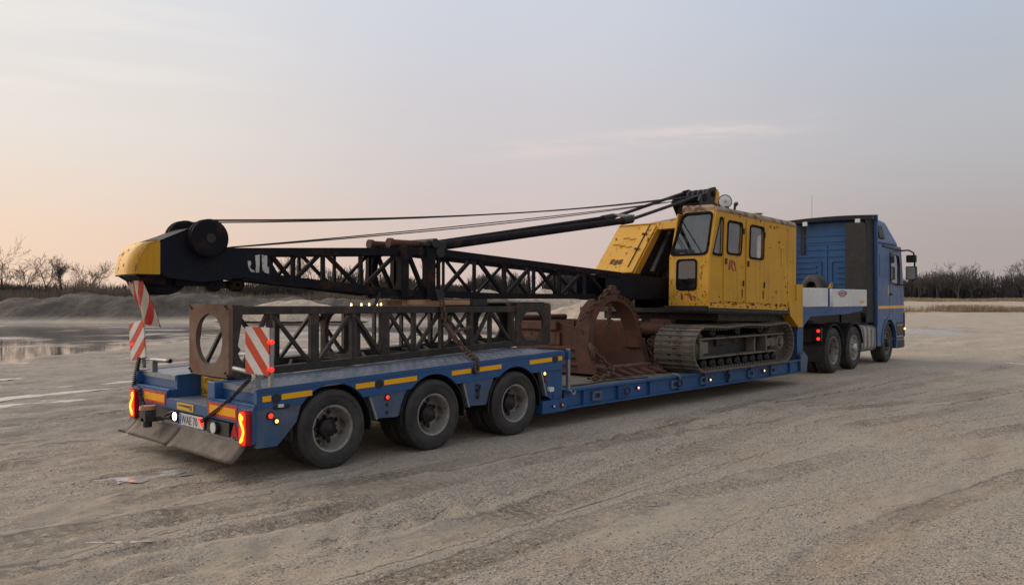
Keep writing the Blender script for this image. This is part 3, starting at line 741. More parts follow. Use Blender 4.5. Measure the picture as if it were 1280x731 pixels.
# --- crawler tracks ----------------------------------------------------
TX0, TX1, TZ0, TZ1 = 7.41, 10.98, .472, 1.205
def track(y0, y1):
    s = -1 if y0 < 0 else 1
    yo, yi = (y0, y1) if s < 0 else (y1, y0)      # outer / inner
    r = (TZ1 - TZ0) / 2; zc = (TZ0 + TZ1) / 2; ym = (y0 + y1) / 2
    m = MB()
    # frame: box beam with flanges and recessed web
    web = MB().box(TX0 + .40, TX1 - .45, yo - s * .24, yi + s * .12, .712, .983)
    m.box(TX0 + .24, TX1 - .30, yo - s * .05, yi + s * .05, .985, 1.01)
    m.box(TX0 + .24, TX1 - .55, yo - s * .05, yi + s * .05, .685, .71)
    m.box(TX1 - 1.02, TX1 - .97, yo - s * .06, yi + s * .1, .70, 1.0)
    m.box(TX1 - 1.42, TX1 - 1.38, yo - s * .08, yi + s * .1, .70, 1.0)
    m.box(TX0 + .26, TX0 + .32, yo - s * .05, yi + s * .1, .70, 1.0)
    m.box(TX0 + .34, TX0 + .56, yo - s * .08, yi + s * .1, .76, .95); m.box(TX1 - .9, TX1 - .55, yo - s * .12, yi + s * .1, .78, .93)
    fr = build(m, 'crawler_track', 'track_steel', cr, .006)
    build(web, 'frame_web', 'grease', fr)
    # drive and idler wheels
    for nm, x in (('idler_wheel', TX0 + r), ('drive_sprocket', TX1 - r)):
        m = MB().lathe([(.08, s * .2), (.08, s * .27), (.14, s * .27), (.16, s * .13), (r - .10, s * .11), (r - .055, s * .16), (r - .045, s * .15), (r - .045, -s * .16), (r - .10, -s * .12), (.1, -s * .2)], (x, ym, zc), 'y', 28)
        m.cyl((x, ym + s * .2, zc), (x, ym + s * .30, zc), .07, n=12)
        build(m, nm, 'track_steel', fr)
    m = MB().lathe([(.02, -.16), (.085, -.16), (.085, -.11), (.06, -.09), (.06, .09), (.085, .11), (.085, .16), (.02, .16)], (0, 0, 0), 'y', 16)
    me = m.mesh('roller'); me.materials.append(MATS['grease'])
    for i in range(10): shared(me, 'track_roller', (TX0 + .52 + i * .278, ym + s * .08, TZ0 + .115), fr)
    for i in range(3): shared(me, 'top_roller', (TX0 + .85 + i * .85, ym + s * .05, TZ1 - .115), fr)
    # inner chain line that the shoes bolt to
    path = []
    straight = TX1 - TX0 - 2 * r; per = 2 * straight + 2 * math.pi * r; n = 82
    for i in range(n):
        d = per * i / n
        if d < straight: p = (TX0 + r + d, TZ0, 0.)
        elif d < straight + math.pi * r:
            a = (d - straight) / r; p = (TX1 - r + r * math.sin(a), zc - r * math.cos(a), a)
        elif d < 2 * straight + math.pi * r:
            e = d - straight - math.pi * r; sag = .022 * math.sin(math.pi * 2 * (e / straight)) ** 2
            p = (TX1 - r - e, TZ1 - sag, math.pi)
        else:
            a = (d - 2 * straight - math.pi * r) / r; p = (TX0 + r - r * math.sin(a), zc + r * math.cos(a), math.pi + a)
        path.append(p)
    hw = abs(y1 - y0) / 2; pitch = per / n; q = pitch * .46
    m = MB().box(-q, q, -hw, hw, 0, .022); m.box(-q, -q + .016, -hw, hw, -.018, .0)
    m.box(-q * .8, q * .8, -.20, -.14, .022, .065); m.box(-q * .8, q * .8, .14, .20, .022, .065); m.box(-.02, .02, -.30, -.25, .022, .06)
    ms = m.mesh('shoe'); ms.materials.append(MATS['track_steel'])
    m = MB()
    for yy in (-.09, .0, .09): m.box(-.018, .018, yy - .02, yy + .02, -.0035, .002)
    mh = m.mesh('bolt'); mh.materials.append(MATS['black'])
    for i, (x, z, a) in enumerate(path):
        o = shared(ms, 'track_shoe', (x, ym + random.uniform(-.004, .004), z), fr, (0, -a, 0))
    m = MB()
    for i, (x, z, a) in enumerate(path):
        M_ = Matrix.Translation((x, ym, z)) @ Matrix.Rotation(-a, 4, 'Y')
        b = MB()
        for yy in (-.10, .0, .10) if i % 3 == 0 else ((.0,) if i % 3 == 1 else (-.1, .1)): b.box(-.014, .014, yy - .024, yy + .024, -.0035, .002)
        b.xf(M_); m.add(b.v, b.f)
    o = build(m, 'shoe_hole', 'black', fr); o['kind'] = 'stuff'
    return fr
track(-1.45, -.71); track(.71, 1.45)
# car body and slew ring between the tracks
m = MB().box(8.2, 10.3, -.72, .72, .80, 1.12); m.box(8.45, 8.75, -1.25, 1.25, .86, 1.04); m.box(9.75, 10.05, -1.25, 1.25, .86, 1.04); build(m, 'car_body', 'grease', cr, .01)
m = MB().cyl((9.25, 0, 1.12), (9.25, 0, 1.40), .66, n=32); m.cyl((9.25, 0, 1.16), (9.25, 0, 1.22), .72, n=36); build(m, 'slew_ring', 'grease', cr)
m = MB().box(8.05, 8.2, -.62, -.2, .86, 1.30); m.cyl((8.12, -.5, 1.12), (8.12, .4, 1.12), .13, n=14); m.box(7.95, 8.3, .05, .55, .95, 1.25); build(m, 'travel_gear', 'bucket_rust', cr, .01)
# --- turntable deck -------------------------------------------------------
m = MB().box(8.02, 11.25, -1.33, 1.33, 1.37, 1.455); m.box(8.0, 11.0, -1.365, -1.335, 1.395, 1.50); m.box(7.98, 8.02, -1.34, -.52, 1.40, 1.49); hb(m, 'turntable_deck', 'grease', bevel=.006)
m = MB().box(8.0, 10.9, -1.372, -1.33, 1.462, 1.53); hb(m, 'sill_beam', 'yellow_worn', bevel=.004)
m = MB().box(8.6, 11.2, -1.2, 1.2, 1.25, 1.37); hb(m, 'turntable_frame', 'grease')
# --- near side wall: cab side, two doors, rear panel --------------------------
Yn = -1.35
FB = 8.05                                        # cab front (bottom), leans back to the top
roofz = 3.07
tri_w = [(8.115, 2.36), (8.40, 2.335), (8.42, 2.94), (8.355, 2.94)]
w_tri = rpoly([(8.115, 2.35), (8.415, 2.34), (8.435, 2.945), (8.355, 2.965)], .05)
w_d1 = rpoly([(8.57, 2.385), (9.05, 2.385), (9.10, 2.93), (8.60, 2.93)], .08)
w_d2 = rpoly([(9.36, 2.36), (9.88, 2.36), (9.90, 2.93), (9.39, 2.93)], .08)
outer = [(FB, 1.53), (10.93, 1.53), (11.28, 1.53), (11.28, roofz), (8.24, roofz), (FB, 2.36)]
m = MB().plate(outer, (w_tri, w_d1, w_d2), 'xz', Yn, Yn + .03); hb(m, 'side_wall', 'yellow')
# doors as raised panels
for x0, x1, hole in ((8.48, 9.15, w_d1), (9.26, 9.93, w_d2)):
    m = MB().plate(rrect(x0, x1, 1.575, 3.0, .02), (hole,), 'xz', Yn - .014, Yn - .001); d = hb(m, 'door', 'yellow', bevel=.004)
    for z in (1.85, 2.75):
        b = MB().cyl((x1 - .005, Yn - .026, z), (x1 - .005, Yn - .026, z + .10), .014, n=8); hb(b, 'hinge', 'grease', d)
    b = MB().box(x0 + .035, x0 + .085, Yn - .035, Yn - .014, 2.20, 2.30); hb(b, 'handle', 'black', d, .006)
    b = MB().box(x1 - .045, x1 - .02, Yn - .022, Yn - .0145, 1.66, 1.80); hb(b, 'grab_bar', 'black', d)
def window(hole, y, nm='window', glass='glass_clear', plane='xz', parent=cr, d=1):
    r_ = MB().plate(scalepoly(hole, .022), (scalepoly(hole, -.018),), plane, y - .022 * d, y - .012 * d); f = hb(r_, nm, 'gasket', parent, .003)
    p_ = MB().plate(scalepoly(hole, -.005), (), plane, y - .008 * d + .012 * d, y - .002 * d + .012 * d); hb(p_, 'pane', glass, f)
    return f
window(w_tri, Yn); window(w_d1, Yn - .006); window(w_d2, Yn - .006)
# remnants of red lettering on the front door and cab front (flaked strokes)
def strokes(pts, plane, a0, a1, nm, mat, parent=cr, xf=True):
    m = MB()
    for q in pts: m.plate(q, (), plane, a0, a1)
    return hb(m, nm, mat, parent) if xf else build(m, nm, mat, parent)
def flake(cx, cz, w_, h_, seed):
    rr = random.Random(seed); out = []
    for k in range(8):
        t = 2 * math.pi * k / 8; q = rr.uniform(.55, 1.1); out.append((cx + w_ * q * math.cos(t), cz + h_ * q * math.sin(t)))
    return out
strokes([[(8.66, 2.27), (8.70, 2.28), (8.69, 2.12), (8.62, 2.10), (8.63, 2.14)], [(8.73, 2.28), (8.77, 2.285), (8.76, 2.17), (8.83, 2.10), (8.79, 2.09), (8.72, 2.15)], [(8.78, 2.28), (8.86, 2.25), (8.88, 2.16), (8.91, 2.10), (8.87, 2.10), (8.84, 2.18), (8.79, 2.24)]], 'xz', Yn - .0175, Yn - .0145, 'faded_lettering', 'paint_red')
strokes([flake(8.545, 2.25, .035, .05, 1)], 'xz', Yn - .0175, Yn - .0145, 'sticker', 'paint_white')
# rust runs and chips: small raised scabs
m = MB()
for k in range(26):
    x = random.uniform(8.08, 11.2); z = random.choice([random.uniform(1.54, 1.70), random.uniform(1.6, 3.0), random.uniform(2.9, 3.05)])
    if any(a - .06 < x < b + .06 and 2.25 < z < 3.0 for a, b in ((8.1, 8.44), (8.55, 9.12), (9.33, 9.93))): continue
    a_ = random.uniform(.004, .012); b_ = a_ * random.uniform(.8, 4)
    m.plate(flake(x, z, a_, b_, k), (), 'xz', Yn - .017, Yn - .0005)
for k in range(70):
    x = random.uniform(8.05, 10.9); z = 1.49 + .09 * random.random() ** 2
    a_ = random.uniform(.008, .035); m.plate(flake(x, z, a_, a_ * random.uniform(.3, .9), 300 + k), (), 'xz', Yn - .0235, Yn - .0005)
o = hb(m, 'rust_scab', 'bucket_rust'); o['kind'] = 'stuff'
# panel seam and battery hatch on the rear part of the wall
m = MB().box(9.965, 9.975, Yn - .006, Yn - .0005, 1.56, 3.04); m.box(10.92, 10.93, Yn - .006, Yn - .0005, 1.56, 3.04); hb(m, 'panel_seam', 'yellow_worn')
m = MB().box(10.55, 10.75, Yn - .012, Yn - .0005, 2.62, 2.645); m.box(10.64, 10.66, Yn - .012, Yn - .0005, 2.3, 2.62); hb(m, 'latch', 'yellow_worn')
# --- cab front -------------------------------------------------------------------
CY0, CY1 = -1.35, -.575
yA, yB = CY0 + .031, CY1
w_low = rpoly([(-1.10, 1.76), (-.73, 1.76), (-.73, 2.255), (-1.10, 2.255)], .07)
m = MB().plate([(yA, 1.47), (yB, 1.47), (yB, 2.315), (yA, 2.315)], (w_low,), 'yz', FB, FB + .03); hb(m, 'cab_front', 'yellow_worn')
# windscreen frame leans back
Mw = Matrix.Translation((FB, 0, 2.315)) @ Matrix.Rotation(R(13.5), 4, 'Y') @ Matrix.Translation((-FB, 0, -2.315))
w_ws = rpoly([(yA + .028, 2.338), (yB - .018, 2.338), (yB - .155, 3.068), (yA + .028, 3.068)], .09, 6)
m = MB().plate([(yA, 2.315), (yB, 2.315), (yB - .15, 3.095), (yA, 3.095)], (w_ws,), 'yz', FB, FB + .03).xf(Mw); hb(m, 'windscreen_frame', 'yellow_worn')
m = MB().plate(scalepoly(w_ws, .02), (scalepoly(w_ws, -.028),), 'yz', FB - .014, FB - .003).xf(Mw); f = hb(m, 'windscreen', 'gasket', cr, .003)
m = MB().plate(scalepoly(w_ws, -.006), (), 'yz', FB + .008, FB + .014).xf(Mw); hb(m, 'pane', 'glass', f)
m = MB().plate(scalepoly(w_low, .018), (scalepoly(w_low, -.02),), 'yz', FB - .014, FB - .003); f = hb(m, 'window', 'gasket', cr, .003)
m = MB().plate(scalepoly(w_low, -.005), (), 'yz', FB + .004, FB + .010); hb(m, 'pane', 'glass_dark', f)
m = MB().plate([(-1.085, 1.90), (-.745, 1.90), (-.745, 2.24), (-1.085, 2.24)], (), 'yz', FB + .0135, FB + .022); hb(m, 'inner_board', 'tan_board', f)
m = MB()
for k in range(46):
    y = random.uniform(yA + .01, yB - .01); z = random.choice([random.uniform(1.49, 1.74), random.uniform(1.5, 2.3)])
    if -1.13 < y < -.70 and z > 1.73: continue
    a_ = random.uniform(.004, .014); m.plate(flake(y, z, a_, a_ * random.uniform(.7, 2), 900 + k), (), 'yz', FB - .0035, FB - .0005)
o = hb(m, 'rust_scab', 'bucket_rust'); o['kind'] = 'stuff'
strokes([[(-.80, 1.70), (-.84, 1.70), (-.86, 1.60), (-.82, 1.58)], [(-.86, 1.68), (-.92, 1.70), (-.93, 1.66)], [(-.94, 1.70), (-1.0, 1.69), (-1.04, 1.58), (-1.0, 1.58), (-.97, 1.64)], [(-1.05, 1.66), (-1.10, 1.64), (-1.08, 1.57)]], 'yz', FB - .004, FB - .0005, 'faded_lettering', 'paint_red')
# inner cab wall, seat and levers
m = MB().plate([(FB + .03, 1.47), (9.95, 1.47), (9.95, roofz), (8.28, roofz), (FB + .03, 2.3)], (rpoly([(8.45, 2.3), (9.5, 2.3), (9.5, 2.9), (8.6, 2.9)], .06),), 'xz', CY1 - .03, CY1); hb(m, 'inner_wall', 'yellow_worn')
m = MB().box(8.75, 9.2, -1.18, -.78, 1.50, 1.95); m.box(9.1, 9.2, -1.18, -.78, 1.95, 2.5); hb(m, 'operator_seat', 'seat', bevel=.03)
m = MB().beam((8.18, -.86, 2.28), (8.42, -1.08, 2.85), .085, .04); m.cyl((8.3, -.72, 1.5), (8.35, -.72, 2.2), .02, n=8); hb(m, 'control_lever', 'tan_board')
# --- roof ---------------------------------------------------------------------
prof = [(-1.362, roofz), (-1.366, roofz + .035), (-1.33, roofz + .085), (-1.23, roofz + .115), (-.6, roofz + .13), (.6, roofz + .125), (1.2, roofz + .10), (1.36, roofz + .05), (1.37, roofz)]
m = MB(); xs = [8.235, 8.27, 8.6, 9.2, 9.9, 10.6, 11.25, 11.31]
vs = []
for i, x in enumerate(xs):
    k = .55 if i in (0, len(xs) - 1) else 1.
    for y, z in prof:
        yy = y if x > 9.3 else min(y, CY1 + .02 if x > 8.7 else CY1 - .13 + .12 * (x - 8.2))
        vs.append((x, yy, roofz + (z - roofz) * k + random.uniform(-.004, .004)))
n = len(prof); fs = [(i * n + j, i * n + j + 1, (i + 1) * n + j + 1, (i + 1) * n + j) for i in range(len(xs) - 1) for j in range(n - 1)]
fs += [tuple(range(n)), tuple(range((len(xs) - 1) * n, len(xs) * n))[::-1]] + [(i * n, (i + 1) * n, (i + 1) * n + n - 1, i * n + n - 1) for i in range(len(xs) - 1)]
m.add(vs, fs, False); hb(m, 'roof', 'roof_rust', bevel=.012, seg=2)
m = MB().cyl((10.2, -1.1, roofz + .10), (10.2, -1.1, roofz + .16), .06, n=14); m.cyl((10.2, -1.1, roofz + .16), (10.2, -1.1, roofz + .175), .085, n=14); hb(m, 'roof_vent', 'roof_rust')
m = MB().cyl((9.12, -1.2, roofz + .08), (9.14, -1.2, roofz + .22), .022, n=8); m.beam((9.14, -1.2, roofz + .2), (9.2, -1.2, roofz + .24), .05, .05); hb(m, 'roof_peg', 'grease')
# round work lamp on the roof edge
m = MB().lathe([(.02, .13), (.07, .12), (.115, .04), (.122, .0), (.108, -.012)], (0, 0, 0), 'x', 24)
m.xf(Matrix.Translation((8.86, -1.16, roofz + .235)) @ Matrix.Rotation(R(40), 4, 'Z')); m.box(8.85, 8.93, -1.2, -1.12, roofz + .06, roofz + .15); wl = hb(m, 'work_lamp', 'grease')
m = MB().lathe([(.112, -.006), (.06, -.022), (.001, -.026)], (0, 0, 0), 'x', 24).xf(Matrix.Translation((8.86, -1.16, roofz + .235)) @ Matrix.Rotation(R(40), 4, 'Z')); hb(m, 'lens', 'lens_clear', wl)
m = MB().lathe([(.03, -.0265), (.02, -.034), (.001, -.036)], (0, 0, 0), 'x', 14).xf(Matrix.Translation((8.86, -1.16, roofz + .235)) @ Matrix.Rotation(R(40), 4, 'Z')); hb(m, 'bulb', 'tan_board', wl)
# --- far half: sloping engine hood, header over the boom well, rear and far walls -----
HY0, HY1 = .46, 1.35
def slope_pt(t): return (lerp(8.46, 9.28, t), lerp(2.08, roofz, t))
a = slope_pt(0); b = slope_pt(1)
nrm = Vector((b[1] - a[1], -(b[0] - a[0]))).normalized() * -.03
m = MB().hexa([(a[0], HY0, a[1]), (b[0], HY0, b[1]), (b[0], HY1, b[1]), (a[0], HY1, a[1]),
               (a[0] - .03, HY0, a[1] + .02), (b[0] - .03, HY0, b[1] + .02), (b[0] - .03, HY1, b[1] + .02), (a[0] - .03, HY1, a[1] + .02)]); hd = hb(m, 'engine_hood', 'yellow_worn', bevel=.006)
def onslope(t, y, h=0.): return (lerp(8.43, 9.25, t) - h, y, lerp(2.10, roofz + .02, t) + h * .8)
m = MB()
for t0, t1, y0, y1 in ((.10, .95, .60, .615), ):
    m.hexa([onslope(t0, y0, -.01), onslope(t1, y0, -.01), onslope(t1, y1, -.01), onslope(t0, y1, -.01), onslope(t0, y0, .012), onslope(t1, y0, .012), onslope(t1, y1, .012), onslope(t0, y1, .012)])
hb(m, 'hood_seam', 'grease', hd)
m = MB()
for i in range(2):
    for j in range(3 - i):
        t = .50 + i * .16 + .03 * j; y = .78 + j * .16
        m.hexa([onslope(t, y, -.005), onslope(t + .022, y, -.005), onslope(t + .022, y + .13, -.005), onslope(t, y + .13, -.005), onslope(t, y, .02), onslope(t + .022, y, .012), onslope(t + .022, y + .13, .012), onslope(t, y + .13, .02)])
hb(m, 'louvre', 'yellow_worn', hd)
m = MB()
for y, t in ((.80, .16), (.90, .15), (1.0, .17)):
    m.hexa([onslope(t, y, -.005), onslope(t + .10, y, -.005), onslope(t + .10, y + .085, -.005), onslope(t, y + .085, -.005), onslope(t, y, .005), onslope(t + .10, y + .01, .005), onslope(t + .09, y + .085, .005), onslope(t, y + .075, .005)])
hb(m, 'faded_lettering', 'bucket_rust', hd)
for t in (.45, .75):
    p = onslope(t, .605, .02); m = MB().cyl((p[0], p[1] - .05, p[2]), (p[0], p[1] + .05, p[2]), .02, n=8); hb(m, 'hood_hinge', 'bucket_rust', hd)
# hood side facing the boom well: frame strip at the edge
m = MB().plate([(8.46, 2.08), (8.64, 2.08), (9.44, roofz - .01), (9.26, roofz - .01)], (), 'xz', HY0 - .03, HY0 - .002); hb(m, 'well_flange', 'yellow_worn', bevel=.004)
m = MB().plate([(8.48, 1.46), (11.28, 1.46), (11.28, roofz), (9.30, roofz), (8.48, 2.08)], (rpoly([(10.62, 2.62), (11.0, 2.62), (11.0, 2.95), (10.70, 2.95)], .05),), 'xz', HY1 - .03, HY1); hb(m, 'side_wall', 'yellow')
m = MB().plate([(-1.32, 1.46), (1.32, 1.46), (1.32, roofz), (-1.32, roofz)], (rpoly([(-1.15, 2.3), (-.55, 2.3), (-.55, 2.95), (-1.15, 2.95)], .05),), 'yz', 11.25, 11.28); hb(m, 'rear_wall', 'yellow')
m = MB().hexa([(9.05, CY1, roofz - .13), (9.30, CY1, roofz - .13), (9.44, HY0, roofz - .13), (9.20, HY0, roofz - .13), (9.05, CY1, roofz + .01), (9.30, CY1, roofz + .01), (9.44, HY0, roofz + .01), (9.20, HY0, roofz + .01)]); hb(m, 'well_header', 'yellow_worn', bevel=.006)
m = MB().plate([(9.2, CY1 - .02), (9.2, HY1 - .02), (9.28, HY1 - .02), (9.28, CY1 - .02)], (), 'xy', roofz - .01, roofz + .002); hb(m, 'roof_edge', 'yellow_worn')
m = MB().plate([(8.70, 1.50), (11.2, 1.50), (11.2, roofz - .02), (9.46, roofz - .02), (8.70, 2.12)], ([(9.95, 2.62), (10.25, 2.70), (9.98, 2.92)],), 'xz', HY0 + .01, HY0 + .03); hb(m, 'dark_liner', 'grease')  # added dark sheet, stands in for the shade inside the boom well
# winch drums and machinery in the well
m = MB().cyl((9.55, -.45, 1.95), (9.55, .42, 1.95), .26, n=24); m.cyl((9.55, -.48, 1.95), (9.55, -.44, 1.95), .40, n=28); m.cyl((9.55, .40, 1.95), (9.55, .44, 1.95), .40, n=28); m.box(9.9, 10.9, -.4, .9, 1.46, 2.3); hb(m, 'winch', 'grease')
m = MB().box(8.4, 9.2, -.42, -.36, 1.455, 2.0); m.box(8.4, 9.2, .36, .42, 1.455, 2.0); hb(m, 'boom_bracket', 'grease', bevel=.01)
m = MB().beam((8.7, .2, 2.1), (9.5, .35, 2.9), .07, .07); m.beam((9.0, -.3, 1.9), (9.35, -.3, 3.0), .06, .06); hb(m, 'brace', 'grease')
# counterweight with clipped lower corner
m = MB().plate([(10.95, 1.53), (11.0, 1.33), (11.35, 1.10), (11.56, 1.10), (11.56, 1.92), (11.28, 1.92), (11.28, 1.60), (10.95, 1.60)], (), 'xz', -1.372, 1.36); build(m, 'counterweight', 'yellow', cr, .02, 2)
# --- gantry on the roof ------------------------------------------------------------
GY = -.30
for s in (-1, 1):
    y = GY + s * .27
    m = MB().plate([(9.22, roofz + .08), (9.02, 3.40), (9.10, 3.52), (9.28, 3.56), (9.42, 3.66), (9.60, 3.70), (9.66, 3.62), (9.78, 3.34), (9.72, roofz + .08)], (), 'xz', y - .02, y + .02); build(m, 'gantry_plate', 'grease' if s < 0 else 'boom_steel', cr, .006)
m = MB().cyl((9.22, GY - .30, 3.46), (9.22, GY + .30, 3.46), .07, n=14); m.cyl((9.5, GY - .32, 3.56), (9.5, GY + .32, 3.56), .05, n=12); m.box(9.12, 9.5, GY - .22, GY + .22, 3.20, 3.38); build(m, 'gantry_head', 'boom_steel', cr, .006)
for k in range(4):
    m = MB().lathe([(.03, -.02), (.12, -.022), (.105, 0), (.12, .022), (.03, .02)], (9.48, GY - .17 + k * .11, 3.54), 'y', 20); build(m, 'gantry_sheave', 'grease', cr)
m = MB().plate([(9.55, 3.40), (9.72, 3.36), (9.70, 3.60), (9.62, 3.66)], (), 'xz', GY - .31, GY - .25); build(m, 'worn_plate', 'yellow_worn', cr, .004)
# --- lattice boom --------------------------------------------------------------------
bo = empty('boom', (0, 0, 0), parent=cr, org=(9.2, 0, .47))
def bw(x): return lerp(.20, .31, min(max((x - .4) / 2.4, 0), 1))     # half width
def bzt(x):
    if x < 3.05: return lerp(2.165, 2.285, (x - .35) / 2.7)
    return lerp(2.285, 1.99, (x - 3.05) / (8.4 - 3.05))
def bzb(x):
    if x < 2.35: return lerp(1.885, 1.70, (x - .35) / 2.0)
    return lerp(1.70, 1.655, min((x - 2.35) / .6, 1))
def chord(x0, x1, s, zf, w_=.075, h_=.075, mat='boom_steel', nseg=1, dz=0.):
    m = MB()
    for i in range(nseg):
        a, b = lerp(x0, x1, i / nseg), lerp(x0, x1, (i + 1) / nseg)
        m.beam((a, s * bw(a), zf(a) + dz), (b, s * bw(b), zf(b) + dz), w_, h_)
    return build(m, 'chord', mat, bo)
for s in (-1, 1):
    chord(.33, 3.06, s, bzt, dz=-.03, h_=.085); chord(3.0, 7.0, s, bzt, dz=-.03, h_=.08)
    chord(.33, 2.36, s, bzb, dz=.03, h_=.09); chord(2.3, 8.3, s, bzb, dz=.03, h_=.075, nseg=3)
def brace(p, q, r=.026, mat='boom_steel'): return build(MB().beam(p, q, r * 1.5, r * 1.25), 'lattice_brace', mat, bo)
nod = [.78, 1.08, 1.45, 1.95, 2.5]
for s in (-1, 1):
    for i, x in enumerate(nod[:-1]):
        y = s * bw(x)
        brace((x, y, bzb(x) + .03), (x, y, bzt(x) - .03), .030 if s < 0 else .024)
        xn = nod[i + 1]; yn = s * bw(xn)
        if i % 2: brace((x + .03, y, bzb(x) + .05), (xn - .03, yn, bzt(xn) - .05), .032 if s < 0 else .026)
        else: brace((x + .03, y, bzt(x) - .05), (xn - .03, yn, bzb(xn) + .05), .032 if s < 0 else .026)
    brace((.55, s * bw(.55), bzb(.55) + .05), (.76, s * bw(.76), bzt(.76) - .05), .026)
    nod2 = [3.12, 3.75, 4.33, 4.93, 5.5, 6.1, 6.68]
    for i, x in enumerate(nod2):
        y = s * bw(x)
        brace((x, y, bzb(x) + .03), (x, y, bzt(x) - .03), .028 if s < 0 else .022)
        if i + 1 < len(nod2):
            xn = nod2[i + 1]
            if i % 2 == 0: brace((x + .03, y, bzb(x) + .05), (xn - .03, y, bzt(xn) - .05), .034 if s < 0 else .026)
            else: brace((x + .03, y, bzt(x) - .05), (xn - .03, y, bzb(xn) + .05), .034 if s < 0 else .026)
for x0, x1 in zip(nod[::2], nod[2::2]):
    brace((x0, -bw(x0), bzt(x0) - .03), (x1, bw(x1), bzt(x1) - .03), .02); brace((x0, bw(x0), bzb(x0) + .03), (x1, -bw(x1), bzb(x1) + .03), .02)
for i, (x0, x1) in enumerate(zip(nod2, nod2[1:])):
    k = 1 if i % 2 else -1
    brace((x0, k * bw(x0), bzt(x0) - .03), (x1, -k * bw(x1), bzt(x1) - .03), .02); brace((x0, k * bw(x0), bzb(x0) + .03), (x1, -k * bw(x1), bzb(x1) + .03), .02)
# joint frames in the middle: portal plates with oval openings
def portal(x, t, hwid, zb_, zt_, mat, nm, hole=True, parent=bo):
    o_ = rrect(-hwid, hwid, zb_, zt_, .03); h_ = rrect(-hwid + .10, hwid - .10, zb_ + .10, zt_ - .09, min(hwid - .105, .18), 6)
    m = MB().plate(o_, (h_,), 'yz', x, x + t); return build(m, nm, mat, parent, .003)
portal(2.50, .09, .355, 1.655, 2.30, 'boom_steel', 'joint_frame'); portal(2.90, .10, .355, 1.64, 2.33, 'boom_steel', 'joint_frame')
for s in (-1, 1):
    m = MB().box(2.48, 2.60, s * .29, s * .37, 1.66, 2.28); m.box(2.88, 3.02, s * .29, s * .38, 1.64, 2.32); build(m, 'joint_post', 'boom_steel', bo, .006)
    brace((2.62, s * .31, 2.22), (2.88, s * .31, 1.72), .034)
    for z in (1.70, 2.24):
        m = MB().cyl((3.08, s * .40, z), (3.08, s * .24, z), .07, n=14); build(m, 'joint_pin', 'grease', bo)
# solid foot section
for s in (-1, 1):
    m = MB().plate([(6.66, 1.64), (8.75, 1.62), (8.75, 1.90), (8.45, 2.0), (7.4, 2.04), (6.66, 2.08)], (), 'xz', s * .325, s * .30)
    if s < 0: build(m, 'foot_plate', 'boom_blue', bo, .004)
    else: build(m, 'foot_plate', 'boom_blue', bo, .004)
m = MB().box(6.7, 8.7, -.29, .29, 1.645, 1.67); m.hexa([(7.2, -.295, 2.0), (8.5, -.295, 1.94), (8.5, .295, 1.94), (7.2, .295, 2.0), (7.2, -.295, 2.03), (8.5, -.295, 1.97), (8.5, .295, 1.97), (7.2, .295, 2.03)]); build(m, 'foot_web', 'boom_blue', bo)
m = MB().cyl((8.6, -.44, 1.76), (8.6, .44, 1.76), .09, n=18); build(m, 'foot_pin', 'grease', bo)
# --- boom head ---------------------------------------------------------------------------
hw_ = .24
for s in (-1, 1):
    y = s * hw_
    m = MB().plate([(.60, 1.89), (.60, 2.155), (.12, 2.20), (-.10, 2.335), (-.38, 2.205), (-.40, 1.93), (-.30, 1.86), (.05, 1.82), (.36, 1.86)], (), 'xz', y - .02, y + .02); build(m, 'head_plate', 'boom_blue', bo, .004)
    m = MB().plate([(.50, 2.17), (.80, 2.175), (.78, 2.08), (.90, 1.91), (.90, 1.86), (.80, 1.84), (.50, 1.87)], (), 'xz', s * (bw(.7) + .045), s * (bw(.7) + .03)); build(m, 'gusset_plate', 'boom_blue', bo)
for y, xx, zz in ((-.33, .07, 2.255), (.16, .05, 2.27)):
    m = MB().lathe([(.02, -.055), (.155, -.055), (.192, -.048), (.192, -.03), (.165, -.008), (.165, .008), (.192, .03), (.192, .048), (.155, .055), (.02, .055)], (xx, y, zz), 'y', 36); build(m, 'head_sheave', 'boom_steel', bo)
m = MB().cyl((.07, -.36, 2.255), (.07, .30, 2.255), .035, n=12); m.cyl((.07, -.395, 2.255), (.07, -.38, 2.255), .05, n=12); build(m, 'sheave_axle', 'grease', bo)
for y in (-.12, .0, .12):
    m = MB().lathe([(.02, -.03), (.20, -.03), (.27, -.045), (.275, -.035), (.235, 0), (.275, .035), (.27, .045), (.20, .03), (.02, .03)], (-.29, y, 1.965), 'y', 36); build(m, 'point_sheave', 'boom_steel', bo)
m = MB().box(-.60, -.30, -.262, .262, 1.872, 1.886); m.hexa([(-.46, -.2, 1.79), (-.3, -.2, 1.79), (-.3, .2, 1.79), (-.46, .2, 1.79), (-.58, -.24, 1.872), (-.3, -.24, 1.872), (-.3, .24, 1.872), (-.58, .24, 1.872)]); build(m, 'head_shelf', 'boom_steel', bo, .004)
# sloping dark top of the head
m = MB().hexa([(-.38, -.265, 2.205), (-.10, -.265, 2.335), (-.10, .05, 2.335), (-.38, .262, 2.205), (-.38, -.265, 2.218), (-.10, -.265, 2.348), (-.10, .05, 2.348), (-.38, .262, 2.218)]); build(m, 'head_cover_plate', 'boom_blue', bo)
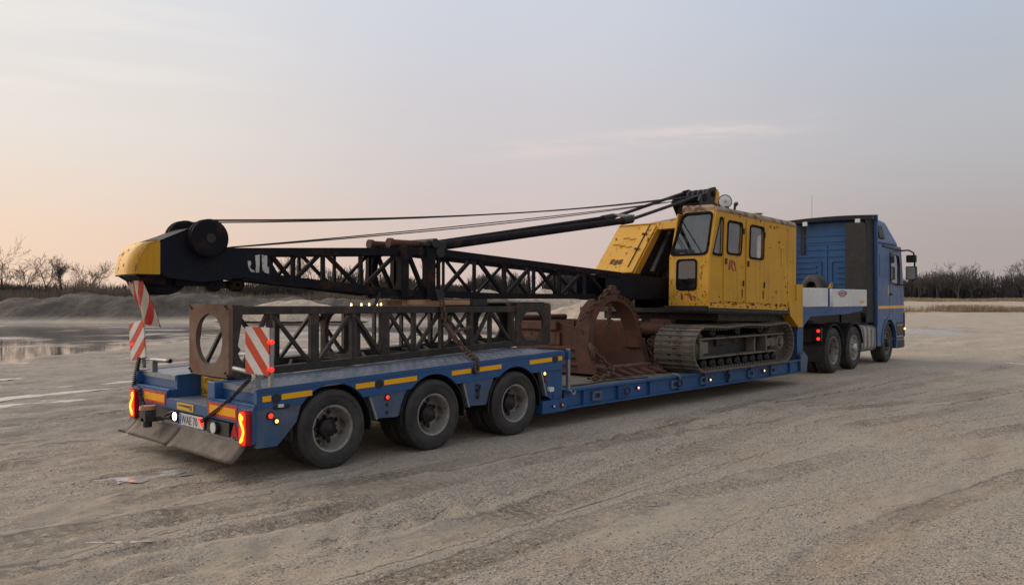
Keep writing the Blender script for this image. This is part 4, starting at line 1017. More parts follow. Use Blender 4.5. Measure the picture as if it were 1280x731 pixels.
# yellow quarter-round nose guard
arc = [(-.385 - .205 * math.sin(R(a_)), 1.89 + .315 * math.cos(R(a_))) for a_ in range(0, 91, 9)]
pr = [(-.375, 2.205)] + arc + [(-.375, 1.89)]
for y0, y1 in ((-.262, -.25), (.25, .262)):
    m = MB().plate(pr, (), 'xz', y0, y1); build(m, 'nose_cheek', 'yellow', bo)
m = MB(); vs = []
for (x, z) in arc:
    for d in (0, .012):
        for y in (-.268, .268): vs.append((x + d * (x + .385) / .22, y, z + d * (z - 1.89) / .32))
k = len(arc); fs = []
for i in range(k - 1):
    b = i * 4; fs += [(b, b + 1, b + 5, b + 4), (b + 2, b + 6, b + 7, b + 3), (b, b + 4, b + 6, b + 2), (b + 1, b + 3, b + 7, b + 5)]
m.add(vs, fs, True); ng = build(m, 'nose_guard', 'yellow_worn', bo)
m = MB()
for k in range(34):
    a_ = R(random.choice([random.uniform(2, 88), random.uniform(70, 89), random.uniform(1, 10)])); y = random.choice([random.uniform(-.25, .25), random.uniform(-.267, -.22)])
    c_ = Vector((-.385 - .218 * math.sin(a_), y, 1.89 + .328 * math.cos(a_))); s_ = random.uniform(.006, .02)
    tg = Vector((-math.cos(a_) * .205, 0, -math.sin(a_) * .315)).normalized()
    m.add([c_ + tg * s_ * random.uniform(.5, 1.4) * math.cos(q) + Vector((0, s_ * random.uniform(.4, 1.3) * math.sin(q), 0)) for q in [2 * math.pi * j / 7 for j in range(7)]], [tuple(range(7))])
o = build(m, 'rust_scab', 'bucket_rust', bo); o['kind'] = 'stuff'
# guide rollers below the head
for x, z, y in ((.20, 1.80, -.16), (.45, 1.80, -.16)):
    m = MB().lathe([(.022, -.05), (.075, -.05), (.075, .05), (.022, .05), (.022, -.05)], (x, y, z), 'y', 22); build(m, 'guide_roller', 'boom_steel', bo)
m = MB().box(.36, .52, -.13, .13, 1.76, 1.84); m.box(-.2, .30, -.2, .2, 1.78, 1.86); build(m, 'roller_bracket', 'boom_steel', bo, .006)
# remnants of white letters on the head gusset: J and a broken L
yg = -(bw(.7) + .0475)
m = MB()
m.plate([(.53, 2.05), (.565, 2.05), (.57, 2.02), (.555, 1.985), (.58, 1.96), (.61, 1.95), (.61, 1.93), (.57, 1.935), (.54, 1.975)], (), 'xz', yg - .003, yg + .0015)
m.plate([(.615, 2.11), (.67, 2.12), (.665, 2.0), (.66, 1.93), (.62, 1.93), (.625, 2.0)], (), 'xz', yg - .003, yg + .0015)
m.plate([(.69, 2.12), (.755, 2.11), (.755, 2.0), (.775, 1.99), (.775, 1.92), (.73, 1.93), (.70, 1.95)], (), 'xz', yg - .003, yg + .0015)
build(m, 'faded_lettering', 'paint_white', bo)
# --- raising struts (telescopic tubes) and cables ----------------------------------------------
for s in (-1, 1):
    y = .30 * s - .02; ye = GY + .16 * s
    A = Vector((3.2, y, 2.33)); B = Vector((9.2, ye, 3.50 if s < 0 else 3.58))
    Mid = Vector((7.15, -.40, 2.93)) if s < 0 else Vector((7.15, -.02, 2.985))
    m = MB().cyl(A, Mid, .056, .052, 16); st = build(m, 'raising_strut', 'boom_steel', cr)
    m = MB().cyl(Mid - (Mid - A) * .05, Mid + (B - Mid) * .03, .066, n=16); build(m, 'strut_collar', 'grease', st)
    m = MB().cyl(Mid, B, .028, n=12); build(m, 'strut_rod', 'grease', st)
m = MB().beam((7.25, -.42, 3.0), (7.25, .02, 3.05), .05, .05); build(m, 'strut_spacer', 'galv', cr)
m = MB().cyl((2.44, -.20, 2.335), (3.1, -.20, 2.34), .045, n=14); m.cyl((2.41, -.20, 2.335), (2.47, -.20, 2.335), .06, n=14); m.cyl((2.44, .20, 2.335), (3.1, .20, 2.34), .045, n=14); m.cyl((2.41, .20, 2.335), (2.47, .20, 2.335), .06, n=14); build(m, 'strut_foot', 'bucket_rust', cr)
m = MB().box(2.88, 3.20, -.38, .38, 2.27, 2.385); m.cyl((3.0, -.40, 2.35), (3.0, .40, 2.35), .06, n=14); build(m, 'strut_clamp', 'grease', cr, .02, 2)
def cable(a, b, r, sag=.0):
    a = Vector(a); b = Vector(b); P = []
    for i in range(13):
        t = i / 12; p = a.lerp(b, t); p.z -= sag * 4 * t * (1 - t); P.append(p)
    return build(MB().tube(P, r, 6), 'hoist_cable', 'cable', cr)
cable((.07, -.33, 2.435), (9.15, GY - .10, 3.50), .011, .11)
cable((.40, -.14, 2.19), (9.2, GY + .02, 3.46), .008, .04)
cable((.40, .10, 2.19), (9.2, GY + .12, 3.46), .008, .07)
cable((.07, .10, 2.44), (9.2, GY + .15, 3.52), .008, .11)
# ================================================================== SPARE LATTICE SECTION on the rear deck
ls = empty('lattice_section', (.24, 0, ztop(.24)))
tag(ls, 'rusty loose lattice boom section lying on the rear deck of the trailer', 'boom section')
def lz0(x): return ztop(x) + .012 if x < 4.3 else ztop(4.3) + .012
def lz1(x): return lerp(1.575, 1.54, (x - .24) / 4.8)
SY = .46; YS = {-1: -.46, 1: .33}
# square end flange with oval opening, bolt pads at the corners
m = MB().plate(rrect(-.505, .375, lz0(.24) + .01, 1.60, .05), (ell(-.075, 1.235, .295, .265, 36),), 'yz', .20, .245); p = build(m, 'end_flange', 'section_plate', ls, .004)
for y in (-.46, .335):
    for z in (.90, 1.565):
        for q in (-1, 1):
            b = MB().cyl((.20, y + q * .02, z - .0 + q * .012), (.185, y + q * .02, z + q * .012), .012, n=6); build(b, 'bolt', 'grease', p)
m = MB().plate([(.245, lz0(.24) + .02), (.33, lz0(.3) + .02), (.36, lz0(.3) + .14), (.30, 1.1), (.33, 1.14), (.30, 1.18), (.35, 1.48), (.35, 1.59), (.245, 1.59)], (), 'xz', -.504, -.466); build(m, 'flange_web', 'section_steel', ls, .004)
m = MB().plate([(.245, lz0(.24) + .02), (.33, lz0(.3) + .02), (.30, 1.2), (.35, 1.59), (.245, 1.59)], (), 'xz', .335, .374); build(m, 'flange_web', 'section_steel', ls, .004)
for s in (-1, 1):
    m = MB().beam((.25, YS[s], lz1(.25) - .04), (5.0, YS[s], lz1(5.) - .04), .08, .08); build(m, 'chord', 'section_steel', ls, .006)
    m = MB().beam((.25, YS[s], lz0(.25) + .045), (4.3, YS[s], lz0(4.3) + .045), .09, .08); m.beam((4.29, YS[s], lz0(4.3) + .045), (5.0, YS[s], lz0(5.) + .045), .09, .08); build(m, 'chord', 'section_steel', ls, .006)
def sb(p, q, r, mat='section_steel', nm='lattice_brace'): return build(MB().beam(p, q, r * 1.65, r * 1.4), nm, mat, ls)
def post(x, s, w_): return build(MB().box(x - w_ / 2, x + w_ / 2, YS[s] + .036, YS[s] - .036, lz0(x) + .05, lz1(x) - .045), 'lattice_post', 'section_steel', ls, .006)
PX = [.67, 1.20, 1.70, 2.15, 2.59, 3.03, 3.53, 3.89, 4.30]
WD = [.042, .10, .05, .12, .042, .042, .075, .036, .05]
for s in (-1, 1):
    for x, w_ in zip(PX, WD): post(x, s, w_ if s < 0 else w_ * .6)
    y = YS[s]
    pairs = [(.36, .64, 0), (.70, 1.14, 1), (1.26, 1.68, 0), (1.72, 2.10, 1), (2.22, 2.57, 1), (2.62, 3.0, 0), (3.06, 3.48, 1), (3.57, 3.87, 0), (3.92, 4.28, 1)]
    for a, b, k in pairs:
        za, zb = (lz1(a) - .08, lz0(b) + .09) if k else (lz0(a) + .09, lz1(b) - .08)
        sb((a, y, za), (b, y, zb), .026)
    sb((3.08, y, lz0(3.1) + .09), (3.48, y, lz1(3.48) - .08), .020)
for i in range(9):
    a = .4 + i * .5; k = 1 if i % 2 else -1
    sb((a, YS[k], lz1(a) - .04), (a + .5, YS[-k], lz1(a + .5) - .04), .018); sb((a, YS[-k], lz0(a) + .05), (a + .5, YS[k], lz0(a + .5) + .05), .018)
for x in (1.70, 3.0):
    sb((x, YS[-1], lz1(x) - .04), (x, YS[1], lz1(x) - .04), .022); sb((x, YS[-1], lz0(x) + .05), (x, YS[1], lz0(x) + .05), .022)
# inner portal plate and end portal with round openings
m = MB().plate(rrect(-.44, .31, lz0(1.8) + .02, lz1(1.8) - .02, .02), (rrect(-.34, .21, lz0(1.8) + .10, lz1(1.8) - .08, .2, 6),), 'yz', 1.78, 1.83); build(m, 'portal_plate', 'section_steel', ls)
zb_, zt_ = lz0(4.4) + .0, lz1(4.9) + .04
for y0 in (-SY - .05, YS[1] + .02):
    m = MB().plate(rrect(4.36, 5.06, zb_ + .01, zt_, .05), (rrect(4.46, 4.92, zb_ + .06, zt_ - .10, .2, 7),), 'xz', y0, y0 + .03); build(m, 'end_portal', 'section_steel', ls, .004)
m = MB().plate(rrect(-.50, .37, zb_ + .01, zt_ + .01, .05), (rpoly([(-.36, zb_ + .10), (.23, zb_ + .10), (.23, zt_ - .10), (-.36, zt_ - .10)], .22, 6),), 'yz', 5.04, 5.09); build(m, 'end_flange', 'section_plate', ls, .004)
m = MB().box(4.40, 5.03, -.42, .30, zt_ + .002, zt_ + .02); build(m, 'top_plate', 'section_steel', ls)

# --- packing timber and lashings ---------------------------------------------------
tb = empty('timber_block', (3.1, 0, 1.56))
tag(tb, 'pale squared timber packing wedged between the boom and the lattice section', 'timber')
m = MB().box(2.62, 3.66, -.33, -.19, 1.566, 1.632); build(m, 'beam_piece', 'timber', tb, .008)
m = MB().box(2.66, 3.60, .16, .30, 1.566, 1.636); build(m, 'beam_piece', 'timber', tb, .008)
rb = empty('rubber_pad', (3.9, 0, 1.56)); tag(rb, 'black packing block under the boom right of the pale timber', 'packing block')
m = MB().box(3.70, 3.98, -.34, .30, 1.548, 1.652); build(m, 'pad', 'rubber_clean', rb, .01)
c1 = chain('lashing_chain', [(2.98, -.54, 1.62), (3.02, -.53, 1.40), (3.12, -.60, 1.18), (3.05, -.90, 1.02), (2.80, -1.36, .945), (2.76, -1.395, .82)], None, .10, .016)
tag(c1, 'rusty lashing chain running from the lattice section down to the trailer edge', 'chain')
tn = empty('load_binder', (3.06, -.58, 1.18)); tag(tn, 'rusty ratchet load binder hanging in the lashing chain', 'load binder')
m = MB().cyl((3.02, -.53, 1.36), (3.14, -.66, 1.10), .035, .03, 12); build(m, 'barrel', 'chain_rust', tn)
m = MB().beam((3.08, -.60, 1.22), (3.42, -.60, 1.30), .03, .03); build(m, 'lever', 'chain_rust', tn)
c2 = chain('hanging_chain', [(2.18, -.34, 1.72), (2.06, -.40, 1.58), (2.02, -.50, 1.54)], None, .06, .010, 'grease')
tag(c2, 'short dark chain from the boom to the top of the lattice section', 'chain')
lb = empty('lamp_strip', (1.95, -.40, 1.565)); tag(lb, 'row of five small lit amber lamps on top of the lattice section', 'lamps')
m = MB().box(1.70, 2.18, -.42, -.38, 1.558, 1.572); build(m, 'lamp_rail', 'black', lb)
for x in (1.73, 1.87, 1.98, 2.09, 2.15):
    m = MB().cyl((x, -.40, 1.572), (x, -.40, 1.600), .012, .009, 10); build(m, 'lamp', 'lit_warm', lb)

# --- warning flag hanging from the boom head -----------------------------------------
m = MB(); vs = []; nx, nz = 10, 10
for i in range(nx + 1):
    for j in range(nz + 1):
        u = i / nx; t = j / nz
        y = lerp(.20, -.19, u) * (1 - .05 * t) - .30 * t * (1 if True else 0); z = 1.83 - .40 * t - .05 * u * t
        x = -.52 + .03 * math.sin(u * 7 + t * 2) * (.3 + t) + .04 * t
        vs += [(x, y, z), (x + .004, y, z)]
W_ = (nz + 1) * 2; fs = []
for i in range(nx):
    for j in range(nz):
        a = i * W_ + j * 2; b = a + W_; fs += [(a, a + 2, b + 2, b), (a + 1, b + 1, b + 3, a + 3)]
m.add(vs, fs, True); fl = build(m, 'warning_flag', 'flag_cloth', None, loc=(-.52, 0, 1.42))
tag(fl, 'ragged red and white striped cloth flag hanging from the boom head', 'flag')

# ================================================================== DRAGLINE BUCKET on the low bed
bk = empty('dragline_bucket', (6.7, .2, .472)); tag(bk, 'rusty brown dragline bucket with arch and teeth on the low bed', 'bucket')
def bb(mb, nm, mat='bucket_rust', parent=bk, bevel=.006): return build(mb, nm, mat, parent, bevel)
X0, X1 = 6.02, 7.42; YF, YB = -.42, 1.05; Z0 = .49
# shell: sides (profile in yz), floor and rounded back
side = [(YF - .18, Z0 + .02), (.55, Z0), (.85, Z0 + .05), (1.02, Z0 + .20), (YB, Z0 + .42), (YB, 1.27), (.1, 1.27), (YF + .12, 1.18), (YF, .98)]
for x0, x1 in ((X0, X0 + .05), (X1 - .05, X1)):
    m = MB().plate(side, (), 'yz', x0, x1); bb(m, 'side_plate')
m = MB(); pr = [(YF - .22, Z0 + .015), (.55, Z0), (.85, Z0 + .05), (1.02, Z0 + .20), (YB, Z0 + .42), (YB, 1.27)]
for (a, b), (c, d) in zip(pr, pr[1:]): m.beam(((X0 + X1) / 2, a, b + .02), ((X0 + X1) / 2, c, d + .02), X1 - X0 - .08, .045)
bb(m, 'shell', bevel=0)
# ribs and lips
for z in (.62, .74, .86):
    m = MB().box(X0 - .045, X0, YF - .02, .62, z, z + .05); bb(m, 'side_rib')
m = MB().box(X0 - .06, X0, .15, 1.06, 1.16, 1.29); m.box(X1, X1 + .05, .15, 1.06, 1.16, 1.29); m.box(X0 - .06, X1 + .05, YB, YB + .06, 1.14, 1.29); bb(m, 'top_rim')
m = MB().box(X0 - .03, X0, .10, .95, .92, 1.12)
pp = bb(m, 'perforated_plate')
for i in range(5):
    for j in range(3):
        b = MB().cyl((X0 - .036, .20 + i * .17, .96 + j * .065), (X0 - .029, .20 + i * .17, .96 + j * .065), .022, n=10); build(b, 'hole', 'black', pp)
m = MB().cyl((X0 + .1, YB + .05, 1.33), (X1 - .1, YB + .05, 1.33), .05, n=12); bb(m, 'spreader_pipe', bevel=0)
# drag cheeks at the mouth
for x0, x1 in ((X0 - .07, X0 - .004), (X1 + .004, X1 + .07)):
    m = MB().plate([(YF - .22, Z0 + .02), (YF + .12, Z0 + .02), (YF + .20, 1.0), (YF - .06, 1.0), (YF - .10, .8)], (), 'yz', x0, x1); bb(m, 'drag_cheek')
# arch: box-section hoop over the mouth
m = MB(); vs = []; na = 22; cx = (X0 + X1) / 2; hwx = (X1 - X0) / 2
for i in range(na + 1):
    a = math.pi * i / na
    for rr, zz in ((hwx + .03, .86), (hwx - .09, .745)):
        ex = math.cos(a)
        px_, pz_ = cx - rr * ex * .98, .86 + zz * math.sin(a) ** .82
        if pz_ < .87: pz_ = .84
        for y in (YF - .05, YF + .24): vs.append((px_, y + .03 * math.sin(a), pz_))
fs = []
for i in range(na):
    b = i * 4; fs += [(b, b + 1, b + 5, b + 4), (b + 2, b + 6, b + 7, b + 3), (b, b + 4, b + 6, b + 2), (b + 1, b + 3, b + 7, b + 5)]
fs += [(0, 2, 3, 1), (na * 4, na * 4 + 1, na * 4 + 3, na * 4 + 2)]
m.add(vs, fs, False); ar = bb(m, 'arch', bevel=.012)
m = MB()
for i in range(12, na - 1):
    a = math.pi * i / na; ex = math.cos(a)
    px_, pz_ = cx - (hwx + .0) * ex * .98, .86 + .83 * math.sin(a) ** .82
    m.cyl((px_, YF - .065, pz_), (px_, YF - .02, pz_), .018, n=8)
bb(m, 'wear_lug', 'bucket_rust', ar, 0)
m = MB().box(cx - .12, cx + .12, YF - .02, YF + .14, 1.72, 1.78); m.cyl((cx - .06, YF + .06, 1.80), (cx + .06, YF + .06, 1.80), .065, n=12); bb(m, 'dump_lug', parent=ar)
m = MB().plate(rrect(X0 - .055, X0 - .02, .9, 1.0, .01), (), 'xz', YF, YF + .16); bb(m, 'arch_pad', 'grease', ar)
# teeth with shanks along the lip
m = MB().box(X0 - .02, X1 + .02, YF - .28, YF - .12, Z0 - .01, Z0 + .05); bb(m, 'lip')
for i in range(5):
    x = X0 + .12 + i * (X1 - X0 - .24) / 4; a = .05; z = Z0 + .02
    m = MB().hexa([(x - .075, YF - .20, z - .035), (x + .075, YF - .20, z - .035), (x + .045, YF - .58, z - .03), (x - .045, YF - .58, z - .03),
                   (x - .07, YF - .20, z + .085), (x + .07, YF - .20, z + .085), (x + .04, YF - .58, z - .012), (x - .04, YF - .58, z - .012)]); t = bb(m, 'tooth', bevel=.012)
    b = MB().box(x - .085, x + .085, YF - .30, YF - .06, z - .03, z + .10); bb(b, 'tooth_adapter', 'bucket_rust', t, .015)
m = MB().tube([(X0 - .02, YF - .06, .96), (X0 - .06, YF - .14, .90), (X0 - .04, YF - .16, .80), (X0 - .02, YF - .1, .72)], .035, 8); bb(m, 'clevis', 'chain_rust', bk, 0)
c = chain('drag_chain', [(X0 - .06, YF - .14, .92), (X0 + .05, YF - .22, .75), (X0 + .22, YF - .3, .60), (X0 + .1, YF - .42, .535), (X0 - .25, YF - .50, .50), (X0 - .5, YF - .42, .50)], None, .11, .018)
tag(c, 'rusty heavy chain lying from the bucket cheek across the plank deck', 'chain')
c = chain('drag_chain', [(X1 + .04, YF - .14, .98), (X1 + .12, YF - .25, .80), (X1 + .04, YF - .3, .66), (X1 + .16, YF - .35, .56), (X1 - .05, YF - .4, .50), (X1 + .10, YF - .22, .62), (X1 + .08, YF - .12, .9)], None, .11, .018)
tag(c, 'tangled rusty chain between the bucket and the crawler track', 'chain')
c = chain('hoist_chain', [(cx - .02, YF + .06, 1.56), (cx - .02, YF + .09, 1.34), (cx - .01, YF + .1, 1.20)], None, .10, .015); tag(c, 'short rusty chain hanging inside the bucket arch', 'chain')
c = chain('top_chain', [(cx - .02, YF - .0, 1.83), (cx - .22, YF - .02, 1.78), (cx - .42, YF - .02, 1.62), (cx - .75, YF + .1, 1.32)], None, .11, .018); tag(c, 'rusty chain draped over the top of the bucket arch', 'chain')
rp = MB().tube([(4.55, -1.18, .485), (5.0, -1.22, .484), (5.5, -1.15, .484), (6.0, -1.22, .484), (6.4, -1.27, .484)], .012, 6)
o = build(rp, 'wire_rope', 'cable', None, loc=(4.55, -1.18, .472)); tag(o, 'dark wire rope lying along the near edge of the plank deck', 'rope')
# ================================================================== TRACTOR TRUCK
tk = empty('tractor_truck', (14.02, .26, 0), R(2.8)); ORG[tk.name] = Vector((0, 0, 0))
tag(tk, 'blue three-axle tractor truck with high sleeper cab pulling the low-bed trailer', 'truck')
def tb_(mb, nm, mat, parent=tk, bevel=0., seg=1): return build(mb, nm, mat, parent, bevel, seg)
A2, A3 = 1.35, 3.95
wn = make_wheel(tk, (0, -1.24 + .15, .5), .5, .295, .30, style='deep'); wf = make_wheel(tk, (0, 1.24 - .15, .5), .5, .295, .30, side=1)
wn2 = make_wheel(tk, (A2, -1.24 + .15, .5), .5, .295, .29, dual=False, style='nut'); make_wheel(tk, (A2, 1.24 - .15, .5), .5, .295, .29, side=1, dual=False, style='nut')
make_wheel(tk, (A3, -1.23 + .16, .5), .5, .31, .29, dual=False, style='dark'); make_wheel(tk, (A3, 1.23 - .16, .5), .5, .31, .29, side=1, dual=False, style='dark')
for x in (0, A2, A3): tb_(MB().cyl((x, -1, .5), (x, 1, .5), .09, n=12), 'axle', 'grease')
for s in (-1, 1): tb_(MB().box(-.7, 5.1, s * .38, s * .46, .72, .98), 'frame_rail', 'grease')
tb_(MB().box(-.72, -.66, -1.0, 1.0, .70, .98), 'rear_crossmember', 'grease')
m = MB().cyl((.75, 0, 1.0), (.75, 0, 1.12), .48, n=28); m.box(.3, 1.2, -.5, .5, .95, 1.03); tb_(m, 'fifth_wheel', 'grease')
# mudguards of the two rear axles
for s in (-1, 1):
    for x in (0, A2):
        m = MB(); n = 16; vs = []
        for k in range(n + 1):
            a = R(8 + 164 * k / n); c, q = math.cos(a), math.sin(a)
            for rr in (.565, .585):
                for y in (1.25, .62): vs.append((x + rr * c * 1.02, s * y, .5 + rr * q))
        fs = []
        for k in range(n):
            b = k * 4; fs += [(b, b + 1, b + 5, b + 4), (b + 2, b + 6, b + 7, b + 3), (b, b + 4, b + 6, b + 2), (b + 1, b + 3, b + 7, b + 5)]
        m.add(vs, fs, False); g = tb_(m, 'mudguard', 'rubber_clean', tk, .006)
        if x == 0:
            tb_(MB().box(-.62, -.60, s * .62, s * 1.25, .28, .62), 'mud_flap', 'rubber_clean', g)
# rear lamps
for s in (-1, 1):
    m = MB().box(-.70, -.62, s * .98, s * 1.2, .72, 1.02); p = tb_(m, 'rear_lamp_unit', 'black', tk, .01)
    for z in (.78, .95):
        m = MB().cyl((-.715, s * 1.14, z), (-.70, s * 1.14, z), .034, n=14); tb_(m, 'lamp', 'lit_redsoft', p)
# fuel tank with straps
for s in (-1, 1):
    m = MB().plate(rrect(-1.20, -.60, .36, .98, .12, 5), (), 'yz', 1.98, 3.05)
    if s > 0: m.xf(Matrix.Scale(-1, 4, (0, 1, 0)))
    t = tb_(m, 'fuel_tank', 'silver', tk)
    for x in (2.12, 2.42, 2.72, 2.98):
        m = MB().plate(rrect(-1.215, -.59, .35, .99, .12, 5), (rrect(-1.199, -.6, .361, .979, .12, 5),), 'yz', x - .045, x + .045)
        if s > 0: m.xf(Matrix.Scale(-1, 4, (0, 1, 0)))
        tb_(m, 'tank_strap', 'rim', t)
# cab body: profile with wheel arch, extruded
CR, CF = 3.02, 5.36; CW = 1.245
def cabprof():
    P = [(CR, .98), (CR, 3.02), (5.10, 3.02), (5.28, 2.2), (5.36, 1.75), (5.38, .95), (5.36, .34), (4.72, .34)]
    for k in range(11):
        a = R(-15 + 195 * k / 10); P.append((A3 + .62 * math.cos(a) + .06, .5 + .62 * math.sin(a)))
    P += [(3.28, .45), (3.05, .45)]
    return P
w_side = rpoly([(4.15, 2.06), (4.98, 1.98), (4.99, 2.55), (4.90, 2.80), (4.15, 2.82)], .10, 5)
for s in (-1, 1):
    m = MB().plate(cabprof(), (w_side,), 'xz', s * (CW - .04), s * CW); sd_ = tb_(m, 'cab_side', 'blue_truck', tk, .006)
    m = MB().plate(scalepoly(w_side, .035), (scalepoly(w_side, -.03),), 'xz', s * (CW + .002), s * (CW + .016)); f = tb_(m, 'window', 'black_gloss', sd_, .004)
    m = MB().plate(scalepoly(w_side, -.01), (), 'xz', s * (CW - .03), s * (CW - .022)); tb_(m, 'pane', 'glass_clear', f)
    m = MB()
    for x in (4.04, 5.1): m.box(x, x + .008, s * (CW - .001), s * (CW + .003), 1.0, 2.9)
    m.box(4.04, 5.1, s * (CW - .001), s * (CW + .003), 1.30, 1.308); tb_(m, 'door_seam', 'black', sd_)
    tb_(MB().box(4.12, 4.28, s * CW, s * (CW + .03), 1.72, 1.78), 'door_handle', 'black', sd_, .008)
    m = MB().plate([(3.06, 1.385), (5.34, 1.385), (5.34, 1.455), (3.06, 1.455)], (), 'xz', s * (CW + .001), s * (CW + .006)); tb_(m, 'orange_stripe', 'stripe_yellow', sd_)
    m = MB().plate([(3.9, 1.96), (3.98, 1.97), (3.97, 1.78), (3.93, 1.70), (3.90, 1.78)], (), 'xz', s * (CW + .001), s * (CW + .005)); tb_(m, 'yellow_mark', 'sign_yellow', sd_)
    # wheel-arch trim, steps and bumper corner
    m = MB(); n = 14; vs = []
    for k in range(n + 1):
        a = R(-12 + 190 * k / n)
        for rr in (.60, .655):
            for y in (CW + .018, CW - .06): vs.append((A3 + .06 + rr * math.cos(a), s * y, .5 + rr * math.sin(a)))
    fs = []
    for k in range(n):
        b = k * 4; fs += [(b, b + 1, b + 5, b + 4), (b + 2, b + 6, b + 7, b + 3), (b, b + 4, b + 6, b + 2), (b + 1, b + 3, b + 7, b + 5)]
    m.add(vs, fs); tb_(m, 'arch_trim', 'blue_truck', tk)
    tb_(MB().box(4.78, 5.40, s * (CW - .25), s * (CW + .012), .32, .55), 'bumper_corner', 'black', tk, .03)
    tb_(MB().box(5.30, 5.44, s * (CW - .3), s * (CW + .015), .60, 1.28), 'corner_panel', 'black', tk, .03)
    p = tb_(MB().box(5.26, 5.36, s * (CW + .012), s * (CW + .03), .80, .86), 'marker_lamp', 'black', tk)
    tb_(MB().box(5.25, 5.37, s * (CW + .03), s * (CW + .045), .805, .855), 'lens', 'lit_amber', p)
    for z in (.62, .92):
        tb_(MB().box(4.66, 5.22, s * (CW - .12), s * (CW + .02), z, z + .035), 'cab_step', 'galv', tk, .004)
    tb_(MB().box(4.62, 5.26, s * (CW - .13), s * (CW + .003), .58, 1.02), 'step_recess', 'black', tk)
    tb_(MB().box(3.10, 3.98, s * CW, s * (CW + .006), 1.10, 1.30), 'locker_flap', 'blue_truck', tk, .004)
    tb_(MB().box(3.20, 3.95, s * (CW - .002), s * (CW + .008), 2.2, 2.75), 'side_panel', 'blue_truck', tk, .006)
    # mirrors
    m = MB().tube([(5.02, s * 1.24, 2.92), (5.10, s * 1.44, 2.93), (5.14, s * 1.55, 2.86), (5.16, s * 1.57, 2.6), (5.15, s * 1.56, 2.15), (5.10, s * 1.46, 2.03), (5.0, s * 1.26, 2.0)], .022, 8); mi = tb_(m, 'mirror_arm', 'black', tk)
    m = MB().plate(rrect(s * 1.50 - .13, s * 1.50 + .13, 2.14, 2.50, .03), (), 'yz', 5.07, 5.17); tb_(m, 'main_mirror', 'black', mi, .02, 2)
    m = MB().plate(rrect(s * 1.50 - .11, s * 1.50 + .11, 2.16, 2.48, .03), (), 'yz', 5.064, 5.071); tb_(m, 'mirror_glass', 'silver', mi)
    m = MB().plate(rrect(s * 1.50 - .12, s * 1.50 + .12, 2.60, 2.80, .03), (), 'yz', 5.07, 5.17); tb_(m, 'wide_mirror', 'black', mi, .02, 2)
# rear wall with pressed ribs
tb_(MB().box(CR, CR + .05, -CW + .04, CW - .04, 1.0, 3.02), 'cab_rear_wall', 'blue_truck', tk)
def ridge(y0, y1, z0, z1, d=.035): return tb_(MB().plate(rrect(y0, y1, z0, z1, min(.03, (z1 - z0) * .4)), (), 'yz', CR - d, CR + .002), 'pressed_rib', 'blue_truck', tk, .008, 2)
for y0, y1 in ((.12, 1.12), (-1.12, -.12)):
    m = MB().plate(rrect(y0, y1, 2.02, 2.62, .06), (rrect(y0 + .03, y1 - .03, 2.05, 2.59, .05),), 'yz', CR - .028, CR + .002); tb_(m, 'panel_border', 'blue_truck', tk, .005)
    for z in (2.44, 2.30, 2.16): ridge(y0 + .13, y1 - .13, z, z + .06)
for z in (2.72, 2.90, 1.86, 1.68): ridge(-1.15, 1.15, z, z + .03, .028)
tb_(MB().box(CR - .02, CR + .002, -.03, .03, 1.1, 3.0), 'centre_seam', 'blue_truck', tk, .006)
tb_(MB().box(CR - .012, CR + .03, -CW + .08, CW - .08, 3.02, 3.60), 'roof_rear_wall', 'blue_truck', tk, .01)
for z in (3.10, 3.26): ridge(-1.12, 1.12, z, z + .03, .04)
# floor, front, windscreen, bonnet shell
m = MB().box(CR + .05, 5.34, -CW + .04, CW - .04, .98, 1.05); tb_(m, 'cab_floor', 'black', tk)
m = MB().hexa([(5.33, -CW + .04, .6), (5.37, -CW + .04, .6), (5.37, CW - .04, .6), (5.33, CW - .04, .6), (5.31, -CW + .04, 1.75), (5.35, -CW + .04, 1.75), (5.35, CW - .04, 1.75), (5.31, CW - .04, 1.75)]); tb_(m, 'front_grille', 'black', tk)
m = MB().hexa([(5.31, -CW + .04, 1.76), (5.335, -CW + .04, 1.76), (5.335, CW - .04, 1.76), (5.31, CW - .04, 1.76), (5.08, -CW + .04, 3.0), (5.10, -CW + .04, 3.0), (5.10, CW - .04, 3.0), (5.08, CW - .04, 3.0)]); tb_(m, 'windscreen', 'glass', tk)
for y in (-.62, .62):
    m = MB().box(4.2, 4.7, y - .26, y + .26, 1.2, 1.65); m.box(4.12, 4.26, y - .26, y + .26, 1.65, 2.4); tb_(m, 'seat', 'rubber_clean', tk, .04)
m = MB().box(CR + .06, 3.9, -1.15, 1.15, 1.1, 1.75); tb_(m, 'bunk', 'rubber_clean', tk)
